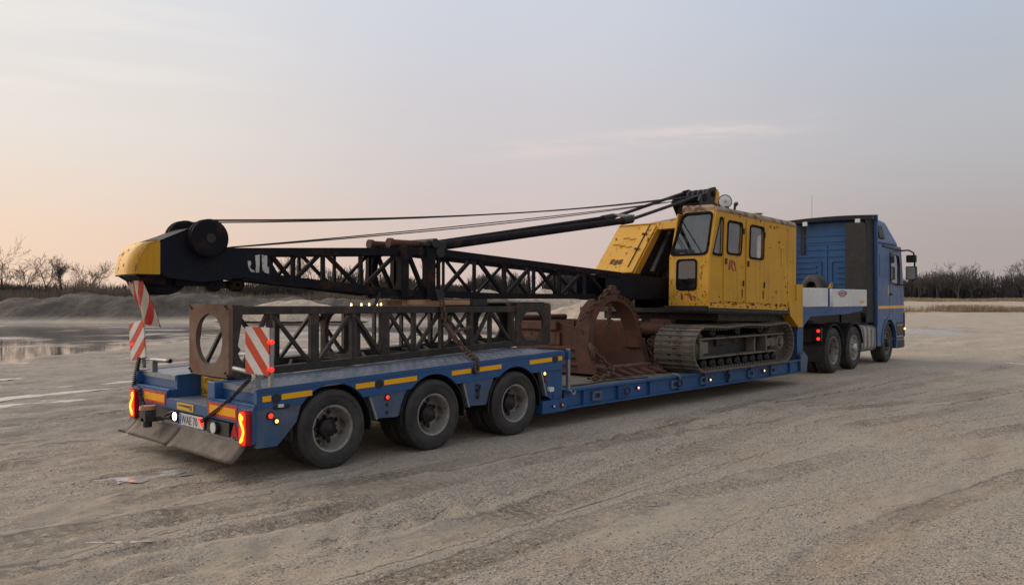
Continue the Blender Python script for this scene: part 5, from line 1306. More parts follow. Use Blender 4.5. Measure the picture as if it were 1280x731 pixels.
# high roof: tapering hexahedron with rounded edges
m = MB().hexa([(CR + .01, -CW + .01, 3.02), (5.12, -CW + .03, 3.02), (5.12, CW - .03, 3.02), (CR + .01, CW - .01, 3.02), (CR + .03, -CW + .10, 3.70), (4.25, -CW + .16, 3.66), (4.25, CW - .16, 3.66), (CR + .03, CW - .10, 3.70)]); tb_(m, 'high_roof', 'blue_truck', tk, .09, 4)
for s in (-1, 1):
    m = MB().hexa([(3.25, s * (CW - .0), 3.18), (3.72, s * (CW - .0), 3.16), (3.72, s * (CW - .08), 3.16), (3.25, s * (CW - .08), 3.18), (3.25, s * (CW - .045), 3.50), (3.60, s * (CW - .045), 3.50), (3.60, s * (CW - .14), 3.50), (3.25, s * (CW - .14), 3.50)]); tb_(m, 'roof_vent', 'black', tk, .01)
    m = MB().beam((3.5, s * (CW + .01), 2.98), (5.08, s * (CW + .01), 2.93), .03, .06); tb_(m, 'roof_gutter', 'black', tk, .01)
    # side wind deflector and stack behind the cab
    m = MB().hexa([(2.62, s * 1.12, 1.05), (3.04, s * 1.22, 1.05), (3.04, s * 1.18, 1.05), (2.62, s * 1.08, 1.05), (2.72, s * 1.10, 3.60), (3.04, s * 1.20, 3.72), (3.04, s * 1.16, 3.72), (2.72, s * 1.06, 3.60)]); tb_(m, 'side_deflector', 'black', tk, .01)
    tb_(MB().box(2.98, 3.04, s * 1.17, s * 1.27, .98, 3.73), 'deflector_hinge', 'blue_truck', tk, .01)
m = MB().plate(rrect(-1.08, -.58, 1.15, 3.54, .10, 4), (), 'yz', 2.70, 2.98); tb_(m, 'air_stack', 'rubber_clean', tk, .03, 2)
m = MB().box(2.5, 2.95, -1.0, -.55, .98, 1.3); m.box(2.5, 3.0, -.5, .5, .95, 1.25); m.cyl((2.75, -.95, .55), (2.75, -.95, 1.05), .16, n=16); tb_(m, 'engine_gear', 'grease', tk)
# roof spoiler lip, straps, lamps
m = MB(); n = 12; vs = []
for i in range(n + 1):
    t = i / n; y = lerp(-1.22, 1.22, t); z = 3.70 + .05 * (1 - (2 * t - 1) ** 2) - .04 * t
    for x, dz in ((2.72, 0), (3.2, .05), (3.2, -.06), (2.74, -.11)): vs.append((x, y, z + dz))
fs = []
for i in range(n):
    b = i * 4; fs += [(b + k, b + (k + 1) % 4, b + 4 + (k + 1) % 4, b + 4 + k) for k in range(4)]
fs += [(0, 1, 2, 3), (n * 4 + 3, n * 4 + 2, n * 4 + 1, n * 4)]
m.add(vs, fs); tb_(m, 'roof_spoiler', 'black', tk, .006)
for y in (-.72, .60):
    tb_(MB().box(CR - .045, CR - .013, y - .055, y + .055, 2.80, 3.64), 'spoiler_bracket', 'black', tk, .006)
    tb_(MB().box(2.70, 2.76, y - .22, y - .10, 3.52, 3.63), 'work_lamp', 'lens_clear', tk, .008)
m = MB().cyl((3.5, .55, 3.65), (3.5, .55, 4.4), .004, n=5); tb_(m, 'antenna', 'black', tk)
for k, (mt, yy) in enumerate((('reflect_red', .25), ('cable', .05), ('sign_yellow', -.15))):
    P = []
    for i in range(120):
        t = i / 119; P.append((2.15 + .85 * t, yy + .045 * math.cos(t * 90), 1.75 + .25 * t - .10 * 4 * t * (1 - t) + .045 * math.sin(t * 90)))
    tb_(MB().tube(P, .010, 5), 'air_line', mt, tk)
# ================================================================== GROUND AND SURROUNDINGS
FW = np.array([math.cos(R(CAM_AZ)), math.sin(R(CAM_AZ))]); RT = np.array([math.sin(R(CAM_AZ)), -math.cos(R(CAM_AZ))])
def ud(x, y):
    dx, dy = x - CAM.x, y - CAM.y
    return dx * RT[0] + dy * RT[1], dx * FW[0] + dy * FW[1]
def xy(u, d): return CAM.x + u * RT[0] + d * FW[0], CAM.y + u * RT[1] + d * FW[1]
_rng = np.random.RandomState(3); _perm = _rng.rand(256, 256)
def vnoise(x, y):
    xi = np.floor(x).astype(int); yi = np.floor(y).astype(int); fx = x - xi; fy = y - yi
    fx = fx * fx * (3 - 2 * fx); fy = fy * fy * (3 - 2 * fy)
    a = _perm[xi % 256, yi % 256]; b = _perm[(xi + 1) % 256, yi % 256]; c = _perm[xi % 256, (yi + 1) % 256]; d = _perm[(xi + 1) % 256, (yi + 1) % 256]
    return (a * (1 - fx) + b * fx) * (1 - fy) + (c * (1 - fx) + d * fx) * fy - .5
def fbm(x, y, o=4):
    s = 0; a = 1.
    for k in range(o): s = s + a * vnoise(x + 17.3 * k, y - 9.1 * k); x = x * 2.03; y = y * 2.03; a *= .5
    return s
def sst(v, a, b):
    t = np.clip((v - a) / (b - a), 0, 1); return t * t * (3 - 2 * t)
WATER_Z = -.05
# shallow frozen puddles: (x0, y0, x1, y1, half width)
PUD = [(.1, 11.2, 1.36, 10.88, .22), (.1, 8.0, 2.84, 8.55, .26), (-.9, 7.0, 2.6, 7.7, .12), (-.6, 6.5, 1.8, 5.75, .20), (.5, 5.3, 2.2, 5.0, .10), (-1.05, -.20, -.58, -.28, .07), (-.80, -.34, -.26, -.41, .075), (-.50, -.22, -.10, -.33, .055), (-.35, -.50, -.15, -.53, .02), (-1.25, -.12, -1.0, -.16, .02),
       (-1.65, -2.11, -1.32, -2.41, .011), (1.84, -4.34, 2.25, -4.77, .018), (42., 6.0, 36.8, 3.4, 2.2), (46., 6.2, 43.5, 4.0, .8), (20.5, -2.7, 19.9, -3.6, .16),
       (36, 6.6, 33.0, 6.0, .5), (4.5, 12.4, 6.5, 12.9, .35), (8.0, 14.6, 12.0, 14.9, .5), (13.5, 15.6, 18.3, 14.4, .55), (9.8, 22.6, 16., 19.6, .6), (3.2, 9.9, 5.8, 10.6, .2), (1.2, 2.2, 2.6, 2.0, .10), (2.2, .3, 3.2, .1, .09)]
def pud_mask(x, y, k, grow=1.):
    x0, y0, x1, y1, hw = k; dx, dy = x1 - x0, y1 - y0; L2 = dx * dx + dy * dy
    t = np.clip(((x - x0) * dx + (y - y0) * dy) / L2, -.1, 1.1); ds = np.hypot(x - x0 - t * dx, y - y0 - t * dy)
    taper = np.sqrt(np.clip(1 - (2 * t - 1) ** 2 * .85, .05, 1))
    return ds / (hw * taper * grow)
RUT = [(-9, -2.6), (-4, -2.75), (-1.9, -2.95), (-.93, -3.24), (.15, -3.28), (1.46, -3.2), (3.79, -2.93), (9.04, -2.43), (16, -2.6), (30, -4.5)]
def polyd(x, y, P):
    best = np.full_like(x, 1e9); along = np.zeros_like(x); acc = 0.
    for (x0, y0), (x1, y1) in zip(P, P[1:]):
        dx, dy = x1 - x0, y1 - y0; ln = math.hypot(dx, dy)
        t = np.clip(((x - x0) * dx + (y - y0) * dy) / ln ** 2, 0, 1); ds = np.hypot(x - x0 - t * dx, y - y0 - t * dy)
        sg = np.sign((x - x0) * dy - (y - y0) * dx); m_ = ds < np.abs(best)
        best = np.where(m_, ds * sg, best); along = np.where(m_, acc + t * ln, along); acc += ln
    return best, along
TRK = [[(5.1, -2.75), (8, -3.1), (10.7, -4.1), (14.4, -4.6), (22, -6.5)], [(-2.6, -4.6), (-.5, -4.3), (2, -4.35), (5, -4.75), (9, -5.8), (15, -8.2)], [(-1.2, -6.2), (2, -5.9), (5, -6.3), (9, -7.5), (14, -9.8)],
       [(-30, 1.6), (-8, 1.35), (-3, 1.24), (.8, 1.22)], [(-30, -.8), (-8, -1.05), (-3, -1.2), (.8, -1.22)], [(-7, -3.6), (-3.5, -2.1), (-.6, -1.9), (3, -2.05), (8, -2.0), (14, -1.9)],
       [(-7, 4.2), (-2, 3.9), (4, 4.4), (12, 5.0)], [(-7, 2.6), (-2, 2.5), (4, 2.8), (12, 3.2)], [(7, -2.3), (11, -2.9), (17, -3.3), (24, -3.0), (34, -1.0)], [(6.5, -3.9), (11, -4.9), (17, -5.3), (26, -4.8), (38, -2.0)],
       [(-3.2, -3.9), (-1.2, -3.75), (1.0, -3.8), (4, -3.5), (8, -3.0)], [(-4, -1.6), (-1.5, -1.75), (.5, -2.3), (2.5, -2.6), (6, -2.45)], [(-3.4, -2.2), (-1.6, -2.55), (0, -2.7), (3, -2.4), (7, -2.15)]]
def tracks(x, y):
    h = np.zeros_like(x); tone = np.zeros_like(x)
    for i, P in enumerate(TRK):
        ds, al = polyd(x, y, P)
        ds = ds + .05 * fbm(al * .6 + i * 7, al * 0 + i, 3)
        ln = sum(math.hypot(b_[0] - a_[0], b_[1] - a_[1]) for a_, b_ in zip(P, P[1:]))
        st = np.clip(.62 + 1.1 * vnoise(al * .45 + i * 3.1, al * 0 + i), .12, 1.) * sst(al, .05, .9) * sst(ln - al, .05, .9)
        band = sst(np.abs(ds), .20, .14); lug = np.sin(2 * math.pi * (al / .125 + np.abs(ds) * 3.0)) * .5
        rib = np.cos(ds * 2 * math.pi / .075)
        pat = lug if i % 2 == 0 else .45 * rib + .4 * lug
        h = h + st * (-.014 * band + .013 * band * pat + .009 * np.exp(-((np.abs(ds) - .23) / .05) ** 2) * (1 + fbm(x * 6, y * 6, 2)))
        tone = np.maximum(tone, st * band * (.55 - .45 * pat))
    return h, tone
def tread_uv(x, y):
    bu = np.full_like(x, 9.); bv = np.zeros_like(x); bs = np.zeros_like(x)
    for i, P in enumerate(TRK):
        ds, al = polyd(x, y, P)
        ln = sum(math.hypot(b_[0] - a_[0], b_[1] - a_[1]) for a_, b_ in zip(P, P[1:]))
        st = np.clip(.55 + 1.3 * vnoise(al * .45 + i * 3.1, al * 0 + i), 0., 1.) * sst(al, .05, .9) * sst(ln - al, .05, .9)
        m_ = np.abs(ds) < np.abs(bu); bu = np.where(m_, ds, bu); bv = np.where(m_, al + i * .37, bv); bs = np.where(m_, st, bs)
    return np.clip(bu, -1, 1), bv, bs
def wetness(x, y):
    w_ = np.zeros_like(x)
    for k in PUD: w_ = np.maximum(w_, sst(pud_mask(x, y, k, 1.0), 3.2, 1.0) if k[4] < 1 else sst(pud_mask(x, y, k, 1.0), 1.8, .9))
    return w_
def height(x, y):
    u, d = ud(x, y); r = np.hypot(u, d)
    px = u / np.maximum(d, 1.)                       # view azimuth tangent
    # vehicles stand on firm, level ground
    near = sst(np.abs(y), 1.5, 2.6) ; near = np.maximum(near, np.maximum(sst(-x, .3, 2.0), sst(x, 20, 24)))
    amp = .25 + .75 * near
    h = amp * (.020 * fbm(x * .35, y * .9, 3) + .024 * fbm(x * 1.7, y * 3.1, 3) + .020 * fbm(x * 6, y * 8, 2))
    # driven ground left of the trailer: long ruts running with the trailer
    lw = sst(y, -1.6, .6) * sst(d, 60, 20) * near
    h = h + lw * (.075 * fbm(x * .28, y * 2.6 + .25 * x, 4) + .055 * fbm(x * 2.2, y * 5.5, 3))
    lw2 = sst(-x, -1.5, 1.0) * sst(y, -4.5, -2.0)
    h = h + lw2 * (.040 * fbm(x * .5 + 4, (y + .12 * x) * 3.2, 4) + .035 * fbm(x * 4, y * 8, 3))
    # churned rut past the trailer
    ds, al = polyd(x, y, RUT)
    wob = ds + .14 * fbm(al * .8, ds * 0 + 3, 3)
    g = np.exp(-(wob / .17) ** 2) * (.5 + .9 * (vnoise(al * .5, al * 0) + .5)); lug = np.sin(al * 13 + wob * 9) * .5 + fbm(x * 7, y * 7, 2) * 1.4
    k_ = np.exp(-np.maximum(x - 4, 0) / 6.)
    h = h + k_ * (-.05 * g + .032 * np.exp(-((np.abs(wob) - .30) / .10) ** 2) * (1 + fbm(x * 5, y * 5, 2)) + .040 * g * lug)
    g2 = np.exp(-((wob + .62) / .14) ** 2); h = h + k_ * (-.035 * g2 + .028 * g2 * lug)
    h = h + tracks(x, y)[0] * sst(r, 60, 30)
    # faint sweeping tracks on the right
    for off, st in ((1.9, .010), (2.6, .009), (3.9, .009), (-1.2, .010), (5.4, .008)):
        g3 = np.exp(-((ds + .25 * fbm(al * .25, al * 0 + off, 2) - off) / .16) ** 2); h = h - st * g3 * (1 + 1.2 * fbm(x * 4, y * 4, 2))
    # pond
    wl = 2.2 * fbm(u * .10, d * .22, 4)
    inl = sst(u, 12, 3) * sst(d + wl * 2.0, 33.5, 37.5) * sst(d, 55, 52.6)
    bay = sst(u + wl * 1.6, -11.8, -14.0) * sst(d + wl * 1.2, 19.5, 22) * sst(d, 55, 52.6)
    pond = np.maximum(inl, bay)
    h = h * (1 - .6 * pond) - .28 * pond
    # lumps on the wet flat before the pond
    wet = sst(d, 15, 20) * sst(d, 36, 31) * sst(u, 8, 2); h = h + wet * .07 * fbm(x * .6, y * 1.5, 4)
    # sand bank on the far shore and the rising plateau behind
    left = sst(px, .30, .02)
    ridge = 1.75 + .35 * fbm(px * 9 + 2, d * .05, 3) - .75 * sst(px, -.56, -.66) - .45 * sst(px, -.42, -.2)
    bank = sst(d + 1.8 * fbm(u * .22, d * .3, 3), 53.2, 58.5)
    gul = 1 + .36 * fbm(u * .55, d * .35, 4) + .22 * fbm(u * 1.6, d * 1.3, 3)
    plateau = 1.30 + .25 * fbm(x * .06, y * .06, 3)
    hl = bank * np.where(d < 64, ridge * gul, 0) + np.where(d >= 64, 1, 0) * lerp(ridge * gul, plateau, sst(d, 64, 72))
    hr = .9 * sst(d, 84, 140) + .22 * sst(d, 70, 76) + .15 * fbm(x * .05, y * .05, 2) * sst(d, 60, 90)
    h = np.where(d > 50, lerp(h, 0 * h, sst(d, 50, 60)), h) + left * hl + (1 - left) * np.where(d > 55, hr, 0)
    # puddle hollows
    for k in PUD:
        q = pud_mask(x, y, k, 1.5) + .5 * fbm(x * 3 / max(k[4] * 6, .6), y * 3 / max(k[4] * 6, .6), 3); f_ = sst(q, 1.0, .4); h = h * (1 - .75 * f_) - (.020 + .02 * min(k[4], 1)) * f_
    return h
# polar sheet, fine where the view falls
fine = np.arange(-37, 37.01, .30); az_ = np.concatenate([fine, np.arange(40, 322, 3.0)])
rad = [1.2]
while rad[-1] < 45: rad.append(rad[-1] * 1.0068 + .004)
while rad[-1] < 110: rad.append(rad[-1] * 1.012)
while rad[-1] < 5000: rad.append(rad[-1] * 1.06)
rad = np.array(rad); A_, R_ = np.meshgrid(np.radians(CAM_AZ - az_), rad)
GX = CAM.x + R_ * np.cos(A_); GY_ = CAM.y + R_ * np.sin(A_); GZ = height(GX, GY_)
nr, na_ = GX.shape; idx = np.arange(nr * na_).reshape(nr, na_); nx_ = np.roll(idx, -1, 1)
quads = np.stack([idx[:-1], idx[1:], nx_[1:], nx_[:-1]], -1).reshape(-1, 4)
co = np.stack([GX, GY_, GZ], -1).reshape(-1, 3)
cen = len(co); co = np.vstack([co, [[CAM.x, CAM.y, 0.]]])
me = bpy.data.meshes.new('ground')
nq = len(quads); tris = np.stack([np.full(na_, cen), idx[0], nx_[0]], -1)
me.vertices.add(len(co)); me.vertices.foreach_set('co', co.ravel().astype(np.float32))
me.loops.add(nq * 4 + na_ * 3); me.loops.foreach_set('vertex_index', np.concatenate([quads.ravel(), tris.ravel()]).astype(np.int32))
me.polygons.add(nq + na_)
me.polygons.foreach_set('loop_start', np.concatenate([np.arange(nq) * 4, nq * 4 + np.arange(na_) * 3]).astype(np.int32))
me.polygons.foreach_set('loop_total', np.concatenate([np.full(nq, 4), np.full(na_, 3)]).astype(np.int32))
me.polygons.foreach_set('use_smooth', np.ones(nq + na_, bool)); me.update(calc_edges=True); me.validate()
bm = bmesh.new(); bm.from_mesh(me); bmesh.ops.recalc_face_normals(bm, faces=bm.faces)
bm.faces.ensure_lookup_table()
if bm.faces[0].normal.z < 0: bmesh.ops.reverse_faces(bm, faces=bm.faces)
bm.to_mesh(me); bm.free()
gr = bpy.data.objects.new('ground', me); C.objects.link(gr); gr['kind'] = 'structure'
# ground material
m = bpy.data.materials.new('ground'); m.use_nodes = True; me.materials.append(m)
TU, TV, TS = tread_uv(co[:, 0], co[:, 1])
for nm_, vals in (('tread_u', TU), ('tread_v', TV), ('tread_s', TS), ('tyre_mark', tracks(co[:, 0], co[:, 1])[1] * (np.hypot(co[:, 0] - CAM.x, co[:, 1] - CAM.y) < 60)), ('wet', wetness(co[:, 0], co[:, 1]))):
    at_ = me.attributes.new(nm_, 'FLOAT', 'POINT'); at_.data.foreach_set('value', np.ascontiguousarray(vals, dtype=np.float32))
t = m.node_tree; b = t.nodes['Principled BSDF']; LK = t.links.new
def NN(k, **kw):
    n = t.nodes.new(k)
    for q, v in kw.items(): setattr(n, q, v)
    return n
def gnoise(s, d=6, r=.6, vec=None, st=None):
    n = NN('ShaderNodeTexNoise'); n.inputs['Scale'].default_value = s; n.inputs['Detail'].default_value = d; n.inputs['Roughness'].default_value = r
    src = vec or co_.outputs['Object']
    if st:
        mp = NN('ShaderNodeMapping'); mp.inputs['Scale'].default_value = st[:3]; mp.inputs['Rotation'].default_value = (0, 0, R(st[3]) if len(st) > 3 else 0); LK(src, mp.inputs[0]); src = mp.outputs[0]
    LK(src, n.inputs['Vector']); return n.outputs[0]
def gmr(v, a, bb, c=0., d=1.):
    n = NN('ShaderNodeMapRange'); LK(v, n.inputs[0])
    for i, q in enumerate((a, bb, c, d)): n.inputs[i + 1].default_value = q
    return n.outputs[0]
def gmx(f, a, bb, blend='MIX'):
    n = NN('ShaderNodeMix', data_type='RGBA', blend_type=blend)
    if isinstance(f, float): n.inputs[0].default_value = f
    else: LK(f, n.inputs[0])
    for q, i in ((a, 6), (bb, 7)):
        if isinstance(q, tuple): n.inputs[i].default_value = (*q, 1)
        else: LK(q, n.inputs[i])
    return n.outputs[2]
def gma(op, a, bb):
    if op in ('SINE', 'COSINE', 'ABSOLUTE'):
        n = NN('ShaderNodeMath', operation=op); LK(a, n.inputs[0]); return n.outputs[0]
    n = NN('ShaderNodeMath', operation=op)
    for i, q in enumerate((a, bb)):
        if isinstance(q, (int, float)): n.inputs[i].default_value = q
        else: LK(q, n.inputs[i])
    return n.outputs[0]
co_ = NN('ShaderNodeTexCoord'); sp = NN('ShaderNodeSeparateXYZ'); LK(co_.outputs['Object'], sp.inputs[0])
big = gnoise(.16, 5); streak = gnoise(1.0, 6, .62, st=(.22, 1.5, 1, 6)); fine_ = gnoise(9, 7, .7)
# drier, sandier ground to the right of the trailer; damper silt on its left
damp = gma('MULTIPLY', gmr(gma('ADD', sp.outputs[1], gma('MULTIPLY', gma('SUBTRACT', big, .5), 7.)), -3.0, 2.5), gmr(sp.outputs[0], 22, 9))
dry = gmx(gmr(big, .38, .62), (.59, .485, .36), (.53, .445, .345))
dry = gmx(gmr(gnoise(.9, 5, .6, st=(.6, 1.3, 1, 20)), .52, .68, 0., .6), dry, (.54, .37, .215))
silt = gmx(gmr(streak, .35, .65), (.31, .26, .21), (.50, .43, .355))
col = gmx(damp, dry, silt)
col = gmx(gmr(streak, .56, .72, 0., .65), col, (.24, .18, .13))
bankm = gma('MULTIPLY', gmr(sp.outputs[2], .12, .45), gmr(gma('SUBTRACT', sp.outputs[1], sp.outputs[0]), -14., -4.))
col = gmx(gmr(fine_, .30, .70, 0., .38), col, gmx(1.0, col, (.62, .60, .58), 'MULTIPLY'))
# pebbles
vo = NN('ShaderNodeTexVoronoi'); vo.inputs['Scale'].default_value = 46; LK(co_.outputs['Object'], vo.inputs['Vector'])
vo2 = NN('ShaderNodeTexVoronoi'); vo2.inputs['Scale'].default_value = 95; LK(co_.outputs['Object'], vo2.inputs['Vector'])
sepc = NN('ShaderNodeSeparateColor'); LK(vo.outputs['Color'], sepc.inputs[0])
sepd = NN('ShaderNodeSeparateColor'); LK(vo2.outputs['Color'], sepd.inputs[0])
peb = gmr(gma('ADD', gnoise(.7, 5, .65, st=(.5, 1.2, 1, 12)), gma('MULTIPLY', damp, -.10)), .36, .50)
pc = gmx(sepc.outputs[0], (.13, .105, .085), (.74, .63, .50))
pd = gmx(sepd.outputs[0], (.17, .135, .105), (.68, .57, .45))
pm = gma('MULTIPLY', peb, gmr(vo.outputs['Distance'], .52, .30))
col = gmx(gma('MULTIPLY', gmr(sepd.outputs[1], .30, .5), gma('MULTIPLY', peb, .85)), col, pd)
col = gmx(gma('MULTIPLY', pm, gmr(sepc.outputs[1], .40, .55, 0., .95)), col, pc)
cl = gnoise(3.2, 8, .78, st=(.55, 1.5, 1, 8)); col = gmx(gmr(cl, .55, .68, 0., .42), col, gmx(1.0, col, (.50, .46, .42), 'MULTIPLY')); col = gmx(gmr(cl, .46, .34, 0., .35), col, gmx(1.0, col, (1.22, 1.2, 1.17), 'MULTIPLY'))
col = gmx(bankm, col, gmx(gmr(gnoise(.5, 6, .65), .35, .65), (.095, .08, .067), (.185, .157, .13)))
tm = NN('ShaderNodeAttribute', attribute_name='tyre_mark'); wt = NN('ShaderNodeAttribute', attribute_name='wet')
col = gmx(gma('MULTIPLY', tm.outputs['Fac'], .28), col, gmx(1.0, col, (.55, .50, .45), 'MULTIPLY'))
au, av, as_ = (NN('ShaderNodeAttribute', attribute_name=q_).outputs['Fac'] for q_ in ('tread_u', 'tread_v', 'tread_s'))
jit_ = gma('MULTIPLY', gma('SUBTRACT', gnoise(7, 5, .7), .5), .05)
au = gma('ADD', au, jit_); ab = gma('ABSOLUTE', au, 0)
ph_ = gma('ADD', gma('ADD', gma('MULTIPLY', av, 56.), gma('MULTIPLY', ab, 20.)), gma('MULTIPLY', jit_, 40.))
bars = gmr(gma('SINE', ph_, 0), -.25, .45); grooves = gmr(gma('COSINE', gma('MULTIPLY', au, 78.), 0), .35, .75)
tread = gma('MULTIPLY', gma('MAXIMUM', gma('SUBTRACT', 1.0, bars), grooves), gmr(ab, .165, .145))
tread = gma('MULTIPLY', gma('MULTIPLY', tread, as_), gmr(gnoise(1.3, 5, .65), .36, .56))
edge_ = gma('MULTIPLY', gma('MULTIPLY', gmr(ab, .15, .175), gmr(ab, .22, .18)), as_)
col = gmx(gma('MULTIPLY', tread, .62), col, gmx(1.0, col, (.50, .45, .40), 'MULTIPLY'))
wf = gma('MULTIPLY', wt.outputs['Fac'], gmr(gnoise(2.5, 6, .7), .3, .6)); col = gmx(gma('MULTIPLY', wf, .7), col, gmx(1.0, col, (.50, .47, .44), 'MULTIPLY'))
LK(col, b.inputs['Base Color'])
LK(gma('SUBTRACT', gmr(fine_, .3, .7, .72, .95), gma('MULTIPLY', wf, .3)), b.inputs['Roughness']); b.inputs['Specular IOR Level'].default_value = .3
hgt = gma('ADD', gma('MULTIPLY', gma('MULTIPLY', pm, gmr(vo.outputs['Distance'], .5, .0)), .5), gma('MULTIPLY', fine_, .6))
hgt = gma('ADD', hgt, gma('MULTIPLY', gma('MULTIPLY', bankm, gnoise(1.6, 7, .7)), 30.)); hgt = gma('ADD', hgt, gma('MULTIPLY', gnoise(55, 4, .7), .35)); hgt = gma('ADD', hgt, gma('MULTIPLY', streak, 2.2)); hgt = gma('ADD', hgt, gma('MULTIPLY', cl, -2.5))
hgt = gma('ADD', hgt, gma('MULTIPLY', tread, -.9)); hgt = gma('ADD', hgt, gma('MULTIPLY', edge_, .8))
bp = NN('ShaderNodeBump'); bp.inputs['Strength'].default_value = .85; bp.inputs['Distance'].default_value = .033; LK(hgt, bp.inputs['Height']); LK(bp.outputs[0], b.inputs['Normal'])

def height1(x, y): return float(height(np.array([float(x)]), np.array([float(y)]))[0])
# --- pond and puddles ------------------------------------------------------------------
m = bpy.data.materials.new('water'); m.use_nodes = True; MATS['water'] = m
t = m.node_tree; b = t.nodes['Principled BSDF']; LK = t.links.new
b.inputs['Base Color'].default_value = (.10, .09, .08, 1); b.inputs['Roughness'].default_value = .07; b.inputs['IOR'].default_value = 1.33; b.inputs['Specular IOR Level'].default_value = .6
co_ = NN('ShaderNodeTexCoord'); bp = NN('ShaderNodeBump'); bp.inputs['Strength'].default_value = .10; bp.inputs['Distance'].default_value = .02
LK(gnoise(1.2, 4, .6, st=(1, 1, 1)), bp.inputs['Height']); LK(bp.outputs[0], b.inputs['Normal'])
# thin ice skin patches
LK(gmx(gmr(gnoise(.18, 5, .6), .5, .62), (.16, .145, .13), (.30, .28, .26)), b.inputs['Base Color'])
LK(gmr(gnoise(.18, 5, .6), .5, .62, .05, .22), b.inputs['Roughness'])
P = [xy(u, d) for u, d in ((-75, 12), (-12, 17), (-9, 30), (10, 32), (13, 53), (8, 58.5), (-75, 58.5))]
mb = MB().plate(P, (), 'xy', WATER_Z - .3, WATER_Z); o = build(mb, 'pond_water', 'water', None); o['kind'] = 'structure'
pmat('ice', (.44, .42, .40), (.32, .28, .24), 9, .50, .64, (.38, .34, .30), .30, .14, spec=.9, rough2=.4, bump=.15, bscale=14)
for i, k in enumerate(PUD):
    x0, y0, x1, y1, hw = k; dx, dy = x1 - x0, y1 - y0; ln = math.hypot(dx, dy); ex, ey = dx / ln, dy / ln
    rr = random.Random(i); pts = []; n = 64; ph = rr.uniform(0, 9)
    for j in range(n):
        a = 2 * math.pi * j / n; aa = math.cos(a) * (ln / 2 + hw * 1.0) * rr.uniform(.92, 1.06); bb_ = math.sin(a) * hw * 1.7 * (1 + .45 * math.sin(3 * a + ph) + .3 * math.sin(7 * a + ph * 2)) * rr.uniform(.75, 1.2)
        pts.append(((x0 + x1) / 2 + ex * aa - ey * bb_, (y0 + y1) / 2 + ey * aa + ex * bb_))
    hs = height(np.array([p_[0] for p_ in pts]), np.array([p_[1] for p_ in pts])); hc = height(np.linspace(x0, x1, 9), np.linspace(y0, y1, 9))
    z = float(np.percentile(hc, 50)) + .009
    mb = MB().plate(pts, (), 'xy', z - .004, z); o = build(mb, 'ice_puddle', 'ice', None, loc=((x0 + x1) / 2, (y0 + y1) / 2, z)); o['kind'] = 'structure'
# white ice rim along the far shore
mb = MB(); vs = []; n = 70
for i in range(n + 1):
    u = lerp(-46, 9, i / n); w_ = .25 + .35 * abs(math.sin(i * .7)); d = 52.6 + .35 * math.sin(i * .35) + .2 * math.sin(i * 1.3)
    for q in (d - w_, d + .5): x_, y_ = xy(u, q); vs += [(x_, y_, WATER_Z + .012), (x_, y_, WATER_Z - .01)]
fs = []
for i in range(n):
    a = i * 4; fs += [(a, a + 2, a + 6, a + 4), (a + 1, a + 5, a + 7, a + 3), (a, a + 4, a + 5, a + 1), (a + 2, a + 3, a + 7, a + 6)]
mb.add(vs, fs); o = build(mb, 'shore_ice', 'ice', None); o['kind'] = 'structure'

# --- gravel heaps beyond the trailer ------------------------------------------------------
pmat('heap', (.52, .41, .305), (.36, .285, .215), 2.2, .42, .62, (.58, .46, .34), .4, .92, bump=.8, bscale=9)
def heap(u, d, ru, rd, h, label, seed, peak=.0):
    cx_, cy_ = xy(u, d); n, k = 44, 16; rs = np.random.RandomState(seed); vs = []
    for j in range(k + 1):
        q = j / k
        for i in range(n):
            a = 2 * math.pi * i / n; wob = 1 + .18 * math.sin(a * 2 + seed) + .10 * math.sin(a * 5 + seed * 2)
            du, dd = math.cos(a) * ru * q * wob, math.sin(a) * rd * q * wob
            x_, y_ = xy(u + du, d + dd)
            nz_ = float(fbm(np.array([x_ * .9]), np.array([y_ * .9]), 4)[0])
            z = h * (1 - q ** 1.25) * (1 + peak * math.cos(a) * q) + nz_ * .30 * min(1, (1 - q) * 4 + .1) - .25 * (q ** 6)
            vs.append((x_, y_, z))
    fs = [(j * n + i, j * n + (i + 1) % n, (j + 1) * n + (i + 1) % n, (j + 1) * n + i) for j in range(1, k) for i in range(n)]
    fs += [(0, n + i, n + (i + 1) % n) for i in range(n)]
    g = height1(cx_, cy_); mb = MB(); mb.add([(a, b, c + g) for a, b, c in vs], fs, True)
    o = build(mb, 'gravel_heap', 'heap', None, loc=(cx_, cy_, g)); tag(o, label, 'gravel heap'); return o
heap(5.5, 47, 7.0, 4.0, 1.95, 'broad pale gravel heap seen behind the dragline bucket', 3, .3)
heap(-15.0, 55.0, 4.5, 2.5, 1.15, 'low sand heap on the far shore seen above the lattice section end', 8)
heap(-2.4, 66, 3.2, 2.2, 1.0, 'small pale sand heap in front of the trees seen under the boom foot', 12)
heap(2.8, 68, 3.0, 2.2, 1.1, 'pale sand mound left of the crane seen through the boom lattice', 21)

